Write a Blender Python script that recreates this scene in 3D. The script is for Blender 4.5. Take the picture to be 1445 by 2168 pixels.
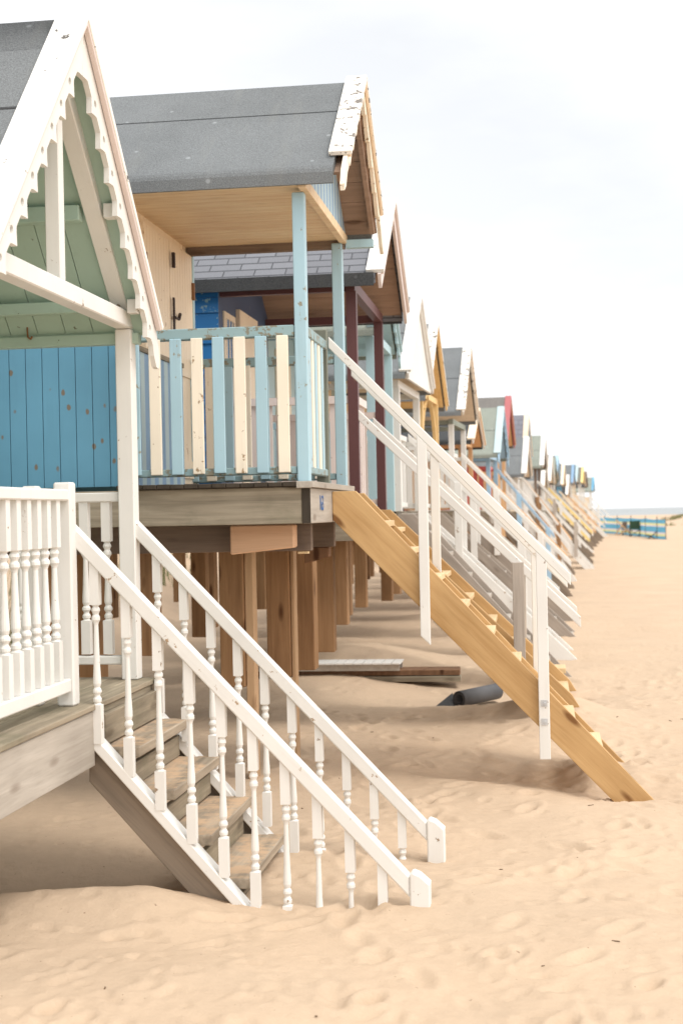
import bpy, bmesh, math, random
import numpy as np
from mathutils import Vector, Matrix
from mathutils.geometry import tessellate_polygon
R = math.radians
random.seed(7)
S = bpy.context.scene
for o in list(bpy.data.objects): bpy.data.objects.remove(o)
COL = S.collection

# ------------------------------------------------------------------ camera
F, IH = 3011.0, 2168.0
th, roll, pitch = math.atan((1140-722.5)/F), 0.021, 0.0015
fw = Vector((-math.sin(th)*math.cos(pitch), math.cos(th)*math.cos(pitch), math.sin(pitch)))
r0 = Vector((math.cos(th), math.sin(th), 0)); u0 = r0.cross(fw)
rv = r0*math.cos(roll) - u0*math.sin(roll); uv = r0*math.sin(roll) + u0*math.cos(roll)
cd = bpy.data.cameras.new("camera"); cam = bpy.data.objects.new("camera", cd); COL.objects.link(cam)
m = Matrix((rv, uv, -fw)).transposed().to_4x4(); m.translation = (0, 0, 1.75); cam.matrix_world = m
cd.sensor_fit = 'VERTICAL'; cd.sensor_height = 36; cd.sensor_width = 24; cd.lens = 36*F/IH
cd.clip_start = .05; cd.clip_end = 40000
cd.dof.use_dof = True; cd.dof.focus_distance = 7.3; cd.dof.aperture_fstop = 3.6
S.camera = cam

# ------------------------------------------------------------------ light
S.render.engine = 'CYCLES'
S.view_settings.view_transform = 'Standard'; S.view_settings.look = 'None'
S.view_settings.exposure = 0.74; S.view_settings.gamma = 1
SUN_EL, SUN_AZ = R(56), R(118)          # azimuth clockwise from +Y
w = bpy.data.worlds.new("World"); S.world = w; w.use_nodes = True
nt = w.node_tree; N = nt.nodes; Lk = nt.links; N.clear()
out = N.new('ShaderNodeOutputWorld'); bg = N.new('ShaderNodeBackground'); bg.inputs[1].default_value = 0.1
sky = N.new('ShaderNodeTexSky'); sky.sky_type = 'NISHITA'; sky.sun_disc = False
sky.sun_elevation = SUN_EL; sky.sun_rotation = SUN_AZ
tc = N.new('ShaderNodeTexCoord'); mp = N.new('ShaderNodeMapping'); mp.inputs['Scale'].default_value = (1.6, 1.6, 5.0)
mp.inputs['Location'].default_value = (.3, .1, .25)
nz = N.new('ShaderNodeTexNoise'); nz.inputs['Scale'].default_value = 1.7; nz.inputs['Detail'].default_value = 6; nz.inputs['Roughness'].default_value = .5
rp = N.new('ShaderNodeValToRGB'); rp.color_ramp.elements[0].position = .34; rp.color_ramp.elements[1].position = .56
rp.color_ramp.elements[0].color = (8.1, 8.2, 8.35, 1); rp.color_ramp.elements[1].color = (9.6, 9.6, 9.6, 1)
mx = N.new('ShaderNodeMix'); mx.data_type = 'RGBA'; mx.inputs[0].default_value = .93
Lk.new(tc.outputs['Generated'], mp.inputs[0]); Lk.new(mp.outputs[0], nz.inputs[0]); Lk.new(nz.outputs[0], rp.inputs[0])
sdir = (math.sin(SUN_AZ)*math.cos(SUN_EL), math.cos(SUN_AZ)*math.cos(SUN_EL), math.sin(SUN_EL))
dp = N.new('ShaderNodeVectorMath'); dp.operation = 'DOT_PRODUCT'; dp.inputs[1].default_value = sdir; Lk.new(tc.outputs['Generated'], dp.inputs[0])
mr_ = N.new('ShaderNodeMapRange'); mr_.inputs[1].default_value = -.25; mr_.inputs[2].default_value = .85; Lk.new(dp.outputs['Value'], mr_.inputs[0])
rz_ = N.new('ShaderNodeValToRGB'); ez = rz_.color_ramp.elements; ez[0].position = .0; ez[1].position = 1; ez[0].color = (.82, .823, .827, 1); ez[1].color = (1.28, 1.26, 1.23, 1)
e3 = ez.new(.20); e3.color = (.715, .719, .724, 1); e4 = ez.new(.5); e4.color = (1.02, 1.01, 1.0, 1)
Lk.new(mr_.outputs[0], rz_.inputs[0])
mm_ = N.new('ShaderNodeMix'); mm_.data_type = 'RGBA'; mm_.blend_type = 'MULTIPLY'; mm_.inputs[0].default_value = 1
Lk.new(rp.outputs[0], mm_.inputs[6]); Lk.new(rz_.outputs[0], mm_.inputs[7])
Lk.new(sky.outputs[0], mx.inputs[6]); Lk.new(mm_.outputs[2], mx.inputs[7]); Lk.new(mx.outputs[2], bg.inputs[0]); Lk.new(bg.outputs[0], out.inputs[0])
sd = bpy.data.lights.new("sun", 'SUN'); sd.energy = 1.1; sd.angle = R(22); sd.color = (1, .95, .88)
so = bpy.data.objects.new("sun", sd); COL.objects.link(so)
dirv = Vector((math.sin(SUN_AZ)*math.cos(SUN_EL), math.cos(SUN_AZ)*math.cos(SUN_EL), math.sin(SUN_EL)))
so.rotation_euler = (-dirv).to_track_quat('-Z', 'Y').to_euler(); so.location = (8, -4, 12)

# ------------------------------------------------------------------ helpers
def lin(r, g, b, k=1.0):
    f = lambda v: (v/255/12.92 if v/255 <= .04045 else ((v/255+.055)/1.055)**2.4)
    return (min(.86, f(r)*k), min(.86, f(g)*k), min(.86, f(b)*k), 1)

class NB:                                    # tiny node-graph helper
    def __init__(s, name):
        s.m = bpy.data.materials.new(name); s.m.use_nodes = True
        s.t = s.m.node_tree; s.b = s.t.nodes['Principled BSDF']
    def n(s, typ, **kw):
        x = s.t.nodes.new(typ)
        for k, v in kw.items(): setattr(x, k, v)
        return x
    def l(s, a, b): s.t.links.new(a, b)
    def coord(s, scale=(1, 1, 1), rot=(0, 0, 0), rnd=True):
        c = s.n('ShaderNodeTexCoord').outputs['Object']
        if rnd:
            oi = s.n('ShaderNodeObjectInfo'); mu = s.n('ShaderNodeMath', operation='MULTIPLY'); mu.inputs[1].default_value = 37.
            s.l(oi.outputs['Random'], mu.inputs[0])
            va = s.n('ShaderNodeVectorMath', operation='ADD'); s.l(c, va.inputs[0]); s.l(mu.outputs[0], va.inputs[1]); c = va.outputs[0]
        if any(rot):
            m1 = s.n('ShaderNodeMapping'); m1.inputs['Rotation'].default_value = rot; s.l(c, m1.inputs[0]); c = m1.outputs[0]
        m2 = s.n('ShaderNodeMapping'); m2.inputs['Scale'].default_value = scale; s.l(c, m2.inputs[0])
        return m2.outputs[0]
    def noise(s, vec, scale, detail=3, rough=.55, dist=0):
        x = s.n('ShaderNodeTexNoise'); x.inputs['Scale'].default_value = scale; x.inputs['Detail'].default_value = detail
        x.inputs['Roughness'].default_value = rough; x.inputs['Distortion'].default_value = dist
        s.l(vec, x.inputs[0]); return x.outputs[0]
    def ramp(s, fac, p0, p1, c0=(0, 0, 0, 1), c1=(1, 1, 1, 1)):
        x = s.n('ShaderNodeValToRGB'); e = x.color_ramp.elements
        e[0].position = p0; e[1].position = p1; e[0].color = c0; e[1].color = c1
        s.l(fac, x.inputs[0]); return x.outputs[0]
    def mix(s, fac, a, b, mode='MIX'):
        x = s.n('ShaderNodeMix', data_type='RGBA', blend_type=mode)
        for i, v in ((0, fac), (6, a), (7, b)):
            if hasattr(v, 'links'): s.l(v, x.inputs[i])
            elif i == 0: x.inputs[0].default_value = v
            else: x.inputs[i].default_value = v
        return x.outputs[2]
    def bump(s, h, strength=.3, dist=.01):
        x = s.n('ShaderNodeBump'); x.inputs['Strength'].default_value = strength; x.inputs['Distance'].default_value = dist
        s.l(h, x.inputs['Height']); s.l(x.outputs[0], s.b.inputs['Normal'])
    def done(s, col, rough=.6, spec=.3):
        s.l(col, s.b.inputs['Base Color']); s.b.inputs['Roughness'].default_value = rough
        s.b.inputs['Specular IOR Level'].default_value = spec
        return s.m

def sc(c, k): return (min(.9, c[0]*k), min(.9, c[1]*k), min(.9, c[2]*k), 1)
AX = {'X': ((1.3, 22, 22), (0, 0, 0)), 'Y': ((22, 1.3, 22), (0, 0, 0)), 'Z': ((22, 22, 1.3), (0, 0, 0)), 'S': ((1.3, 22, 22), (0, -R(45), 0))}
def paint(name, c, chip=.0, chipc=lin(150, 138, 122), dirt=.25, ax='Z', rough=.45, dirtc=None):
    b = NB(name); v = b.coord(); big = b.noise(v, 2.2, 3); col = b.ramp(big, .3, .75, sc(c, .93), sc(c, 1.04))
    sv = b.coord(*AX[ax]); st = b.noise(sv, 1, 4, .6)
    if dirt:
        col = b.mix(b.ramp(st, .56, .86, (0, 0, 0, 1), (dirt,)*3+(1,)), col, dirtc or sc((c[0]*.8, c[1]*.72, c[2]*.6), .62))
    if chip:
        n2 = b.noise(v, 17, 6, .66); ad = b.n('ShaderNodeMath', operation='MULTIPLY_ADD'); b.l(st, ad.inputs[0]); ad.inputs[1].default_value = .45; b.l(n2, ad.inputs[2])
        t = .94-.30*chip
        mk = b.ramp(ad.outputs[0], t, t+.03)
        col = b.mix(mk, col, b.ramp(st, .3, .7, sc(chipc, .6), sc(chipc, 1.1)))
    b.bump(st, .18, .004)
    return b.done(col, rough)
def wood(name, c1, c2, ax='X', knots=.8, rough=.75, green=None, bump=.35):
    b = NB(name); s_, r_ = AX[ax]; v = b.coord(s_, r_); n1 = b.noise(v, 1, 5, .6, .6)
    col = b.ramp(n1, .28, .74, c1, c2)
    v2 = b.coord(tuple(x*2.6 for x in s_), r_); n2 = b.noise(v2, 1.3, 3, .6)
    col = b.mix(b.ramp(n2, .5, .8, (0, 0, 0, 1), (.45, .45, .45, 1)), col, sc(c1, .72))
    big = b.noise(b.coord(), 1.1, 3); col = b.mix(b.ramp(big, .35, .7), col, sc(c2, .9), 'MIX') if False else b.mix(.35, col, b.ramp(big, .3, .7, sc(c1, .8), sc(c2, 1.1)))
    if green: col = b.mix(b.ramp(b.noise(b.coord(), 2.4, 5, .65), .5, .72, (0, 0, 0, 1), (.5, .5, .5, 1)), col, green)
    if knots:
        kv = b.coord(tuple((2.2 if x < 5 else 7) for x in s_), r_)
        vo = b.n('ShaderNodeTexVoronoi'); vo.inputs['Scale'].default_value = 1; b.l(kv, vo.inputs[0])
        col = b.mix(b.ramp(vo.outputs['Distance'], .09, .19, (knots,)*3+(1,), (0, 0, 0, 1)), col, sc((c1[0], c1[1]*.75, c1[2]*.6), .42))
    b.bump(n1, bump, .006)
    return b.done(col, rough, .2)
def felt(name, c, seam=None):
    b = NB(name); v = b.coord(); n1 = b.noise(v, 150, 3, .75); n2 = b.noise(v, 2.0, 4)
    col = b.mix(b.ramp(n1, .36, .66), sc(c, .55), sc(c, 1.5)); col = b.mix(.35, col, b.ramp(n2, .3, .7, sc(c, .7), sc(c, 1.2)))
    sv = b.coord((9, 1.2, 1.2)); col = b.mix(b.ramp(b.noise(sv, 1.0, 4), .58, .8, (0, 0, 0, 1), (.35,)*3+(1,)), col, sc((c[0]*1.1, c[1]*1.05, c[2]*.95), 1.25))
    vo = b.n('ShaderNodeTexVoronoi'); vo.inputs['Scale'].default_value = 5; b.l(v, vo.inputs[0]); col = b.mix(b.ramp(vo.outputs['Distance'], .05, .09, (.75,)*3+(1,), (0, 0, 0, 1)), col, sc(c, 1.8))
    b.bump(n1, .5, .004); return b.done(col, .93, .15)
def shingle(name, c, sx=.33, sz=.12):
    b = NB(name); tcn = b.n('ShaderNodeTexCoord'); sp = b.n('ShaderNodeSeparateXYZ'); b.l(tcn.outputs['Object'], sp.inputs[0])
    cb = b.n('ShaderNodeCombineXYZ'); b.l(sp.outputs[0], cb.inputs[0]); b.l(sp.outputs[2], cb.inputs[1])
    br = b.n('ShaderNodeTexBrick'); br.inputs['Scale'].default_value = 1; br.inputs['Brick Width'].default_value = sx; br.inputs['Row Height'].default_value = sz
    br.inputs['Mortar Size'].default_value = .006; br.inputs['Color1'].default_value = sc(c, .9); br.inputs['Color2'].default_value = sc(c, 1.15); br.inputs['Mortar'].default_value = sc(c, .22)
    b.l(cb.outputs[0], br.inputs[0]); n1 = b.noise(b.coord(), 180, 2)
    col = b.mix(.3, br.outputs[0], b.ramp(n1, .3, .7, sc(c, .5), sc(c, 1.5))); b.bump(br.outputs[1], -.5, .006)
    return b.done(col, .9, .15)
def flat(name, c, rough=.7):
    b = NB(name); col = b.ramp(b.noise(b.coord(), 6, 4), .3, .7, sc(c, .85), sc(c, 1.1)); return b.done(col, rough)

class MB:
    def __init__(s): s.v = []; s.f = []; s.mi = []
    def add(s, vs, fs, mi=0):
        k = len(s.v); s.v += [tuple(p) for p in vs]; s.f += [[i+k for i in f] for f in fs]; s.mi += [mi]*len(fs); return s
    def box(s, x0, x1, y0, y1, z0, z1, mi=0):
        V = [(x, y, z) for z in (z0, z1) for y in (y0, y1) for x in (x0, x1)]
        return s.add(V, [(0, 2, 3, 1), (4, 5, 7, 6), (0, 1, 5, 4), (2, 6, 7, 3), (0, 4, 6, 2), (1, 3, 7, 5)], mi)
    def prism(s, loops, fn, a, b, mi=0):
        """loops: outer 2d loop (+ holes), fn(u,v,t)->xyz, extruded t=a..b"""
        if not isinstance(loops[0][0], (tuple, list)): loops = [loops]
        flat_ = [p for l in loops for p in l]; n = len(flat_)
        tri = tessellate_polygon([[Vector((p[0], p[1], 0)) for p in l] for l in loops])
        V = [fn(p[0], p[1], a) for p in flat_] + [fn(p[0], p[1], b) for p in flat_]
        Fs = []
        if len(loops) == 1: Fs += [list(range(n)), [i+n for i in range(n)][::-1]]
        else: Fs += [list(t) for t in tri] + [[i+n for i in t][::-1] for t in tri]
        k = 0
        for l in loops:
            for i in range(len(l)):
                j = (i+1) % len(l); Fs.append([k+i, k+j, k+j+n, k+i+n])
            k += len(l)
        return s.add(V, Fs, mi)
    def px(s, pts, x0, x1, mi=0): return s.prism(pts, lambda u, v, t: (t, u, v), x0, x1, mi)
    def py(s, pts, y0, y1, mi=0): return s.prism(pts, lambda u, v, t: (u, t, v), y0, y1, mi)
    def pz(s, pts, z0, z1, mi=0): return s.prism(pts, lambda u, v, t: (u, v, t), z0, z1, mi)
    def beam(s, p, q, w_, h_, mi=0, up=(0, 0, 1)):
        p = Vector(p); q = Vector(q); d = (q-p).normalized(); sd_ = d.cross(Vector(up)).normalized(); uu = sd_.cross(d)
        V = [c+sd_*a*w_/2+uu*b*h_/2 for c in (p, q) for a, b in ((-1, -1), (1, -1), (1, 1), (-1, 1))]
        return s.add(V, [(0, 1, 2, 3), (7, 6, 5, 4), (0, 4, 5, 1), (1, 5, 6, 2), (2, 6, 7, 3), (3, 7, 4, 0)], mi)
    def tube(s, p, q, r_, n=8, mi=0, r2=None, cap=True):
        p = Vector(p); q = Vector(q); d = (q-p).normalized(); a = d.orthogonal().normalized(); b = d.cross(a)
        V = []
        for c, rr in ((p, r_), (q, r2 or r_)):
            V += [c+(a*math.cos(2*math.pi*i/n)+b*math.sin(2*math.pi*i/n))*rr for i in range(n)]
        Fs = [(i, (i+1) % n, (i+1) % n+n, i+n) for i in range(n)]
        if cap: Fs += [tuple(range(n))[::-1], tuple(range(n, 2*n))]
        return s.add(V, Fs, mi)
    def lathe(s, prof, x=0, y=0, n=12, mi=0):
        V = []; Fs = []
        for r_, z in prof: V += [(x+r_*math.cos(2*math.pi*i/n), y+r_*math.sin(2*math.pi*i/n), z) for i in range(n)]
        for k in range(len(prof)-1):
            for i in range(n): Fs.append((k*n+i, k*n+(i+1) % n, (k+1)*n+(i+1) % n, (k+1)*n+i))
        Fs += [tuple(range(n))[::-1], tuple(range((len(prof)-1)*n, len(prof)*n))]
        return s.add(V, Fs, mi)
    def mesh(s, name, mats, off=(0, 0, 0), smooth=False):
        me = bpy.data.meshes.new(name); o = Vector(off)
        me.from_pydata([tuple(Vector(p)-o) for p in s.v], [], s.f)
        for mm in (mats if isinstance(mats, (list, tuple)) else [mats]): me.materials.append(mm)
        me.polygons.foreach_set('material_index', s.mi)
        bm = bmesh.new(); bm.from_mesh(me); bmesh.ops.recalc_face_normals(bm, faces=bm.faces); bm.to_mesh(me); bm.free()
        if smooth: me.polygons.foreach_set('use_smooth', [True]*len(me.polygons))
        me.update(); return me
    def to(s, name, mats, parent=None, world=True, bevel=0, smooth=False, label=None):
        off = parent.location if (parent and world) else (0, 0, 0)
        p = parent
        if p and world:
            off = Vector(p.location) if not p.parent else Vector(p.parent.location)+Vector(p.location)
        o = bpy.data.objects.new(name, s.mesh(name, mats, off, smooth)); COL.objects.link(o)
        if parent: o.parent = parent
        if label: o['label'] = label
        if bevel:
            bv = o.modifiers.new('bevel', 'BEVEL'); bv.width = bevel; bv.segments = 1; bv.limit_method = 'ANGLE'; bv.angle_limit = R(50)
        return o
def inst(name, me, parent, loc=(0, 0, 0), world=True, bevel=0, rotz=0):
    o = bpy.data.objects.new(name, me); COL.objects.link(o); o.parent = parent
    l = Vector(loc)
    if world: l = l-(Vector(parent.location) if not parent.parent else Vector(parent.parent.location)+Vector(parent.location))
    o.location = l; o.rotation_euler.z = rotz
    if bevel:
        bv = o.modifiers.new('bevel', 'BEVEL'); bv.width = bevel; bv.segments = 1; bv.limit_method = 'ANGLE'; bv.angle_limit = R(50)
    return o
def tag(o, label, cat, group=None, kind=None):
    if label: o['label'] = label
    if cat: o['category'] = cat
    if group: o['group'] = group
    if kind: o['kind'] = kind
    return o
def thing(name, label, cat, loc, rz=0, group=None):
    o = bpy.data.objects.new(name, None); COL.objects.link(o); o.location = loc; o.rotation_euler.z = rz; o.empty_display_size = .2
    return tag(o, label, cat, group)

# ------------------------------------------------------------------ materials
WHITE = paint('white_paint', lin(236, 234, 229, .91), .10, lin(150, 130, 110), .16)
WHITE_S = paint('white_paint_stair', lin(236, 234, 229, .91), .16, lin(165, 140, 112), .2, 'S')
WHITE_CAP = paint('white_paint_cap', lin(240, 238, 232, 1.0), .22, lin(90, 85, 80), .08, 'Y')
WHITE_OLD = paint('white_paint_flaking', lin(240, 235, 226, .95), .5, lin(120, 112, 104), .3, 'Y')
CREAM = paint('cream_paint', lin(246, 226, 200, .95), .12, lin(170, 130, 95), .3)
CREAM_OLD = paint('cream_paint_worn', lin(248, 236, 216, .92), .22, lin(165, 140, 110), .3)
MINT = paint('mint_paint', lin(176, 200, 186, .95), .06, lin(110, 115, 100), .2, 'Y')
MINT_D = paint('mint_paint_dark', lin(160, 176, 164, .9), .08, lin(90, 92, 80), .3, 'Y')
PBLUE = paint('pale_blue_paint', lin(176, 208, 220, .88), .2, lin(150, 145, 128), .35)
PBLUE_OLD = paint('pale_blue_worn', lin(160, 188, 192, .78), .6, lin(140, 135, 118), .5, 'X', .6)
PBLUE2 = paint('powder_blue_paint', lin(180, 210, 218, .9), .06, lin(150, 145, 128), .2)
PALE2 = paint('pale_aqua_paint', lin(200, 222, 226, .8), .06, lin(150, 145, 128), .1)
MIDBLUE = paint('cornflower_paint', lin(168, 202, 226, .95), .05, lin(150, 145, 128), .2)
STRIPEBLUE = paint('stripe_blue_paint', lin(146, 180, 212, .82), .05, lin(150, 145, 128), .2)
DEEPBLUE = paint('deep_blue_paint', lin(50, 120, 180, .85), .30, lin(140, 170, 175), .3, 'X')
NAVY = paint('navy_paint', lin(80, 98, 130, .8), .1, lin(120, 120, 120), .2)
MAROON = paint('maroon_paint', lin(108, 72, 72, .8), .05, lin(120, 90, 80), .2)
RED = paint('red_paint', lin(192, 112, 114, .8), .1, lin(150, 120, 100), .2)
CORAL = paint('coral_paint', lin(232, 110, 105, .7), .05, lin(150, 120, 100), .2)
YELLOW = paint('yellow_paint', lin(248, 222, 150, .9), .05, lin(150, 120, 100), .2)
SKYB = paint('bright_blue_paint', lin(110, 178, 216, .85), .05, lin(150, 120, 100), .2)
GREENP = paint('dark_green_paint', lin(62, 96, 70, .55), .08, lin(130, 110, 85), .3)
PINK = paint('pinkish_white_paint', lin(234, 220, 214, .86), .06, lin(150, 120, 100), .2)
WEATH = wood('weathered_timber_across', lin(118, 108, 92, .85), lin(188, 176, 156, .98), 'X', .6, green=lin(120, 122, 98, .7))
WEATH_Y = wood('weathered_timber_along', lin(112, 102, 86, .8), lin(184, 170, 148, .95), 'Y', .4, green=lin(118, 118, 92, .7))
WEATH_S = wood('weathered_stringer', lin(122, 110, 98, .75), lin(170, 154, 136, .8), 'S', .5)
GREYST = wood('grey_stringer_timber', lin(150, 140, 130, .85), lin(190, 178, 166, .9), 'S', .5)
BLEACH = wood('bleached_timber', lin(168, 158, 146, .8), lin(205, 196, 184, .85), 'Y', .5)
GREYPOST = wood('grey_post_timber', lin(165, 155, 145, .95), lin(205, 195, 184, .95), 'Z', .5)
DARKW = wood('dark_joist_timber', lin(120, 104, 92, .75), lin(152, 134, 120, .85), 'X', .4)
DARKEND = wood('dark_end_grain', lin(70, 62, 54, .6), lin(98, 88, 76, .7), 'Z', 0)
STILT = wood('stilt_timber', lin(146, 110, 78, .74), lin(192, 152, 112, .82), 'Z', .9)
LIGHTST = wood('lit_stilt_timber', lin(186, 150, 114, .85), lin(214, 182, 146, .9), 'Z', .5)  # stilt timber with sunlight put into its colour
STILT2 = wood('stilt_timber_red', lin(134, 100, 76, .62), lin(172, 134, 104, .72), 'Z', .9)
FRESH = wood('fresh_block_timber', lin(216, 170, 136, .9), lin(238, 200, 166, .95), 'X', .7)
PINE = wood('new_pine_stringer', lin(196, 152, 98, .72), lin(226, 188, 136, .82), 'S', .9, .6, bump=.15)
PINE2 = wood('new_pine_tread', lin(226, 192, 142, .82), lin(244, 218, 176, .86), 'Y', .5, .6, bump=.15)
PINEPOST = wood('new_pine_post', lin(226, 188, 126, .9), lin(242, 212, 158, .92), 'Z', .6, .6, bump=.15)
ORANGEW = wood('orange_pine_post', lin(222, 172, 126, .85), lin(238, 200, 156, .9), 'Z', .5)
SOFFIT = wood('varnished_soffit', lin(216, 174, 132, .92), lin(250, 224, 190, .97), 'X', .2, .5, bump=.1)
BROWNB = wood('brown_roof_boards', lin(140, 116, 100, .9), lin(178, 150, 130, .95), 'X', .7)
TAN = wood('tan_bare_underside', lin(226, 204, 178, .92), lin(242, 222, 198, .95), 'Y', .5)
FELT = felt('grey_roof_felt', lin(138, 142, 144, .70))
FELT_G = felt('greenish_roof_felt', lin(156, 162, 152, .8))
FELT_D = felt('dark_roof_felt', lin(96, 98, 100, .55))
FELT_B = felt('brown_grey_roof_felt', lin(140, 136, 132, .7))
SHING = shingle('grey_shingles', lin(134, 136, 142, .8), .25, .066)
SHING2 = shingle('slate_shingles', lin(130, 130, 138, .85), .5, .14)
IRON = flat('black_iron', lin(58, 46, 42), .6)
DULLBLUE = paint('dull_blue_rail', lin(168, 196, 218, .9), .05, lin(150, 145, 128), .2)
STEEL = flat('galvanised_steel', lin(190, 190, 190), .35)
RUST = flat('rusty_brass', lin(130, 92, 60), .6)
INK = flat('blue_number_paint', lin(70, 110, 165), .6)
BLACKR = flat('black_roofing_roll', lin(84, 84, 86), .7)

def bluewall():
    b = NB('blue_board_wall'); c = lin(108, 164, 192, .92); v = b.coord(rnd=False)
    col = b.ramp(b.noise(v, 1.8, 3), .3, .7, sc(c, .9), sc(c, 1.08))
    sv = b.coord((26, 26, 1.6), rnd=False); st = b.noise(sv, 1, 4); col = b.mix(b.ramp(st, .55, .85, (0, 0, 0, 1), (.3, .3, .3, 1)), col, sc(c, .8))
    vo = b.n('ShaderNodeTexVoronoi'); vo.inputs['Scale'].default_value = 1; b.l(b.coord((11, 1, 7), rnd=False), vo.inputs[0])
    dn = b.noise(b.coord((40, 40, 22), rnd=False), 1, 3); ad = b.n('ShaderNodeMath', operation='MULTIPLY_ADD'); b.l(dn, ad.inputs[0]); ad.inputs[1].default_value = .14; b.l(vo.outputs['Distance'], ad.inputs[2])
    gate = b.ramp(b.noise(v, 4.5, 2), .34, .40)
    k = b.ramp(ad.outputs[0], .17, .23, (.85, .85, .85, 1), (0, 0, 0, 1))
    col = b.mix(b.mix(1, k, gate, 'MULTIPLY'), col, lin(136, 112, 80, .85)); b.bump(st, .15, .003)
    return b.done(col, .5)
BLUEWALL = bluewall()

# ------------------------------------------------------------------ ground
_rng = np.random.default_rng(3); TAB = _rng.random((256, 256))
def vnoise(x, y, s, seed=0):
    x = x*s+seed*17.3; y = y*s+seed*31.7; xi = np.floor(x).astype(int); yi = np.floor(y).astype(int)
    fx = x-xi; fy = y-yi; fx = fx*fx*fx*(fx*(fx*6-15)+10); fy = fy*fy*fy*(fy*(fy*6-15)+10); g = lambda a, b: TAB[a % 256, b % 256]
    return (g(xi, yi)*(1-fx)+g(xi+1, yi)*fx)*(1-fy)+(g(xi, yi+1)*(1-fx)+g(xi+1, yi+1)*fx)*fy-.5
def sstep(a, b, x): t = np.clip((x-a)/(b-a), 0, 1); return t*t*(3-2*t)
def gz(x, y):
    x = np.asarray(x, float); y = np.asarray(y, float); d = np.abs(y)
    near = 1/(1+(d/60)**2)
    z = .10*vnoise(x, y, .45, 1)*near+.05*vnoise(x, y, 1.3, 2)*near+.018*vnoise(x, y, 3.1, 3)*near+.007*vnoise(x, y, 6.3, 4)*near+.004*vnoise(x, y, 14, 12)*near
    z += .25*vnoise(x, y, .06, 5)*sstep(25, 60, d)*.6
    # foreground lip in front of the first hut and hollow beneath it
    z += .10*np.exp(-((y-5.95-.10*np.sin(x*3.1)-.3*vnoise(x, y*0, 2.2, 9))/.24)**2)*sstep(-1.15, -1.75, x)
    z += -.20*np.exp(-((y-6.85)/.5)**2)*sstep(-1.6, -2.2, x)
    z += .30*np.exp(-((y-15.6)/1.5)**2-((x+2.1)/1.1)**2)
    z += .06*np.exp(-((y-12.0)/.5)**2-((x+1.1)/.9)**2)
    z += -.09*np.exp(-((y-9.6)/.5)**2-((x+.2)/.6)**2)
    z += -.10*np.exp(-((y-9.05)/.35)**2-((x-.5)/.45)**2)
    z += .20*np.exp(-((y-11.7)/.6)**2-((x-.1)/.5)**2)
    # dune behind the huts
    z += 2.1*sstep(-5.2, -10.5, x-.0009*np.clip(y, 0, 110)**2*.6)*(1+.5*vnoise(x, y, .25, 6))
    # low dune far down the beach and shoreline fall
    z += 1.3*np.exp(-((x-20)/6.5)**2-((y-150)/13)**2)*(1+.7*vnoise(x, y, .22, 8))
    z -= .9*sstep(330, 500, y)
    return z
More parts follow.
